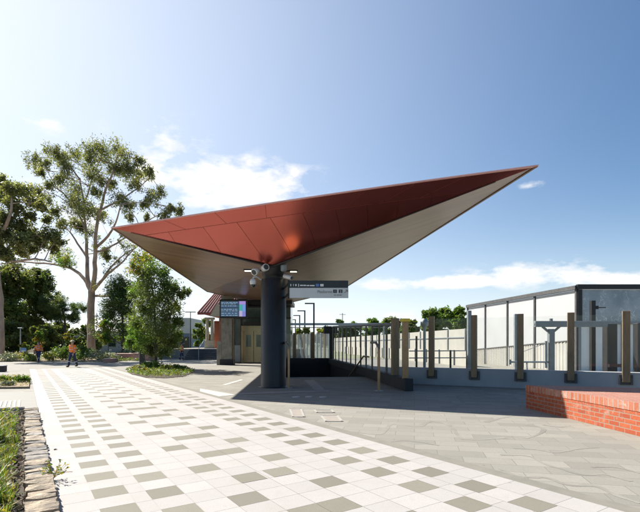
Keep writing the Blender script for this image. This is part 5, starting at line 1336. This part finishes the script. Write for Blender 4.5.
    for sd_, q in (('l', 1), ('r', -1)):
        e_, w, s_ = Vector(J['el' + sd_]), Vector(J['wr' + sd_]), Vector(J['sh' + sd_])
        ringband(s_.lerp(e_, .6), .077, .077, .045, tp_, e_ - s_); ringband(e_.lerp(w, .4), .066, .066, .045, tp_, w - e_)
        tp_.box((q * .09, -.128, 1.30), (.022, .012, .16)); tp_.box((q * .09, .128, 1.30), (.022, .012, .16))
    o = tp_.build('reflective_tape', M['reflect'], None); o.parent = t
    t2 = MB()
    for sd_ in 'lr':
        kn, an = Vector(J['kn' + sd_]), Vector(J['an' + sd_]); ringband(kn.lerp(an, .35), .086, .086, .05, t2, an - kn)
    o = t2.build('trouser_tape', M['reflect'], None); o.parent = t
    for sd_, q in (('l', 1), ('r', -1)):
        an, to_ = Vector(J['an' + sd_]), Vector(J['to' + sd_]); b_ = MB(); b_.ball(lerp(an, to_, .55) + V(0, 0, -.005), (.052, .15, .055), 12, 8); b_.ball(an + V(0, .0, .01), (.055, .06, .075), 12, 8); o = b_.build('boot', M['boot'], None); o.parent = t
    if hat:
        h_ = MB(); h_.lathe((0, -.005, 1.685), [(.165, -.004), (.16, .004), (.106, .012), (.102, .06), (.07, .09), (.01, .1)], 20); o = h_.build('sun_hat', M['capcloth'], None); o.parent = t
    return t
pA = G(38.5, 362.3, .008); person(pA, R(12), 'far worker in orange hi-vis shirt, bareheaded, near the blue sign', .8, 1.68, False)
pB = G(72.5, 367, .008); person(pB, R(-8), 'nearer worker in orange hi-vis and beige hat walking on the white path', -.8, 1.72, True)
pC = V(AX(181.5, 41), 41, 0); person(pC, R(60), 'worker in orange hi-vis half hidden behind the planter tree', .3, 1.55, False)

# ------------------------------------------------------------------ sky, sun, camera
sdir = V(-.87, .60, 1.0).normalized()
elev = math.asin(sdir.z); az = math.atan2(sdir.x, sdir.y)       # az measured from +Y towards +X
w = bpy.data.worlds.new('World'); scene.world = w; w.use_nodes = True
nt = w.node_tree; N = nt.nodes; L = nt.links
bg = N['Background']; bg.inputs[1].default_value = .075
sky = N.new('ShaderNodeTexSky'); sky.sky_type = 'NISHITA'; sky.sun_disc = False
sky.sun_elevation = elev; sky.sun_rotation = az; sky.altitude = 50; sky.air_density = 1.0; sky.dust_density = .7; sky.ozone_density = 1.0
tc = N.new('ShaderNodeTexCoord'); sx = N.new('ShaderNodeSeparateXYZ'); L.new(tc.outputs['Generated'], sx.inputs[0])
azn = math_(nt, 'ARCTAN2', sx.outputs[0], sx.outputs[1]); eln = math_(nt, 'ARCSINE', sx.outputs[2])
cb = N.new('ShaderNodeCombineXYZ'); L.new(math_(nt, 'MULTIPLY', azn, 6.0), cb.inputs[0]); L.new(math_(nt, 'MULTIPLY', eln, 13.0), cb.inputs[1])
fb = noise(nt, cb.outputs[0], 1.9, 9, .58)
def blob(a, e, ra, re):
    da = math_(nt, 'DIVIDE', math_(nt, 'SUBTRACT', azn, R(a)), R(ra)); de = math_(nt, 'DIVIDE', math_(nt, 'SUBTRACT', eln, R(e)), R(re))
    d2 = math_(nt, 'ADD', math_(nt, 'MULTIPLY', da, da), math_(nt, 'MULTIPLY', de, de))
    return math_(nt, 'POWER', 2.718, math_(nt, 'MULTIPLY', d2, -1.0))
mask = None
for a, e, ra, re, s in ((-11, 19.3, 9, 3.2, 1.0), (-4, 19.8, 5, 2.3, .7), (-19, 21, 7, 4.5, .6), (-20, 24, 4, 2, .45), (26, 8.0, 9, 1.5, .9), (17, 7.6, 12, .95, 1.0), (34, 7, 10, 1.2, .8), (25.5, 17.9, 2.2, .6, .42), (-32, 23, 4, 1.2, .45), (-28, 12, 14, 7, .45), (5, 3.4, 25, 1.6, .35), (-55, 18, 18, 8, .6), (60, 12, 14, 4, .6)):
    b_ = math_(nt, 'MULTIPLY', blob(a, e, ra, re), s); mask = b_ if mask is None else math_(nt, 'MAXIMUM', mask, b_)
dens = math_(nt, 'MULTIPLY', ramp(nt, math_(nt, 'ADD', fb, math_(nt, 'MULTIPLY', mask, .46)), .64, .86), ramp(nt, mask, .08, .45))
CLOUD = 7.2
shade = ramp(nt, noise(nt, cb.outputs[0], 3.2, 6, .6), .3, .7)
ccol = mixc(nt, shade, (CLOUD * .88, CLOUD * .87, CLOUD * .87), (CLOUD * 1.08, CLOUD * 1.05, CLOUD * 1.0))
hs = N.new('ShaderNodeHueSaturation'); hs.inputs['Saturation'].default_value = 1.42; hs.inputs['Value'].default_value = .80; L.new(sky.outputs[0], hs.inputs['Color'])
veil = math_(nt, 'MINIMUM', math_(nt, 'ADD', math_(nt, 'MULTIPLY', blob(-54, 26, 62, 50), .77), math_(nt, 'MULTIPLY', blob(-10, 0, 80, 10), .5)), .9)
base_sky = mixc(nt, veil, hs.outputs[0], (6.6, 7.0, 7.6))
skyc = mixc(nt, dens, base_sky, ccol)
L.new(skyc, bg.inputs[0])
sun = bpy.data.lights.new('Sun', 'SUN'); sun.energy = 5.0; sun.angle = R(.55); sun.color = (1, .945, .86)
so_ = bpy.data.objects.new('Sun', sun); COL.objects.link(so_); so_.rotation_euler = (-sdir).to_track_quat('-Z', 'Y').to_euler(); so_.location = (-20, 20, 30)
# the lit fitting on the column head grazes the red panels
spl = bpy.data.lights.new('column_uplight', 'SPOT'); spl.energy = 2.4; spl.color = (1, .72, .35); spl.spot_size = R(75); spl.spot_blend = 1; spl.shadow_soft_size = .28
so2 = bpy.data.objects.new('column_uplight', spl); COL.objects.link(so2); so2.location = P(283.5, 273, 14.3); tgt = redpt(.43, .42)
so2.rotation_euler = (tgt - so2.location).to_track_quat('-Z', 'Y').to_euler()

cam = bpy.data.cameras.new('Camera'); cam.sensor_width = 36; cam.lens = F / 640 * 36; cam.shift_y = (H - 256) / 640; cam.clip_end = 6000; cam.clip_start = .05
co = bpy.data.objects.new('Camera', cam); COL.objects.link(co); co.location = (0, 0, EYE); co.rotation_euler = (R(90), 0, 0); scene.camera = co
scene.view_settings.view_transform = 'Standard'; scene.view_settings.look = 'None'; scene.view_settings.gamma = 1; scene.view_settings.exposure = 1.12
scene.view_settings.use_curve_mapping = False
scene.cycles.use_denoising = True
scene.cycles.max_bounces = 8; scene.cycles.transparent_max_bounces = 16
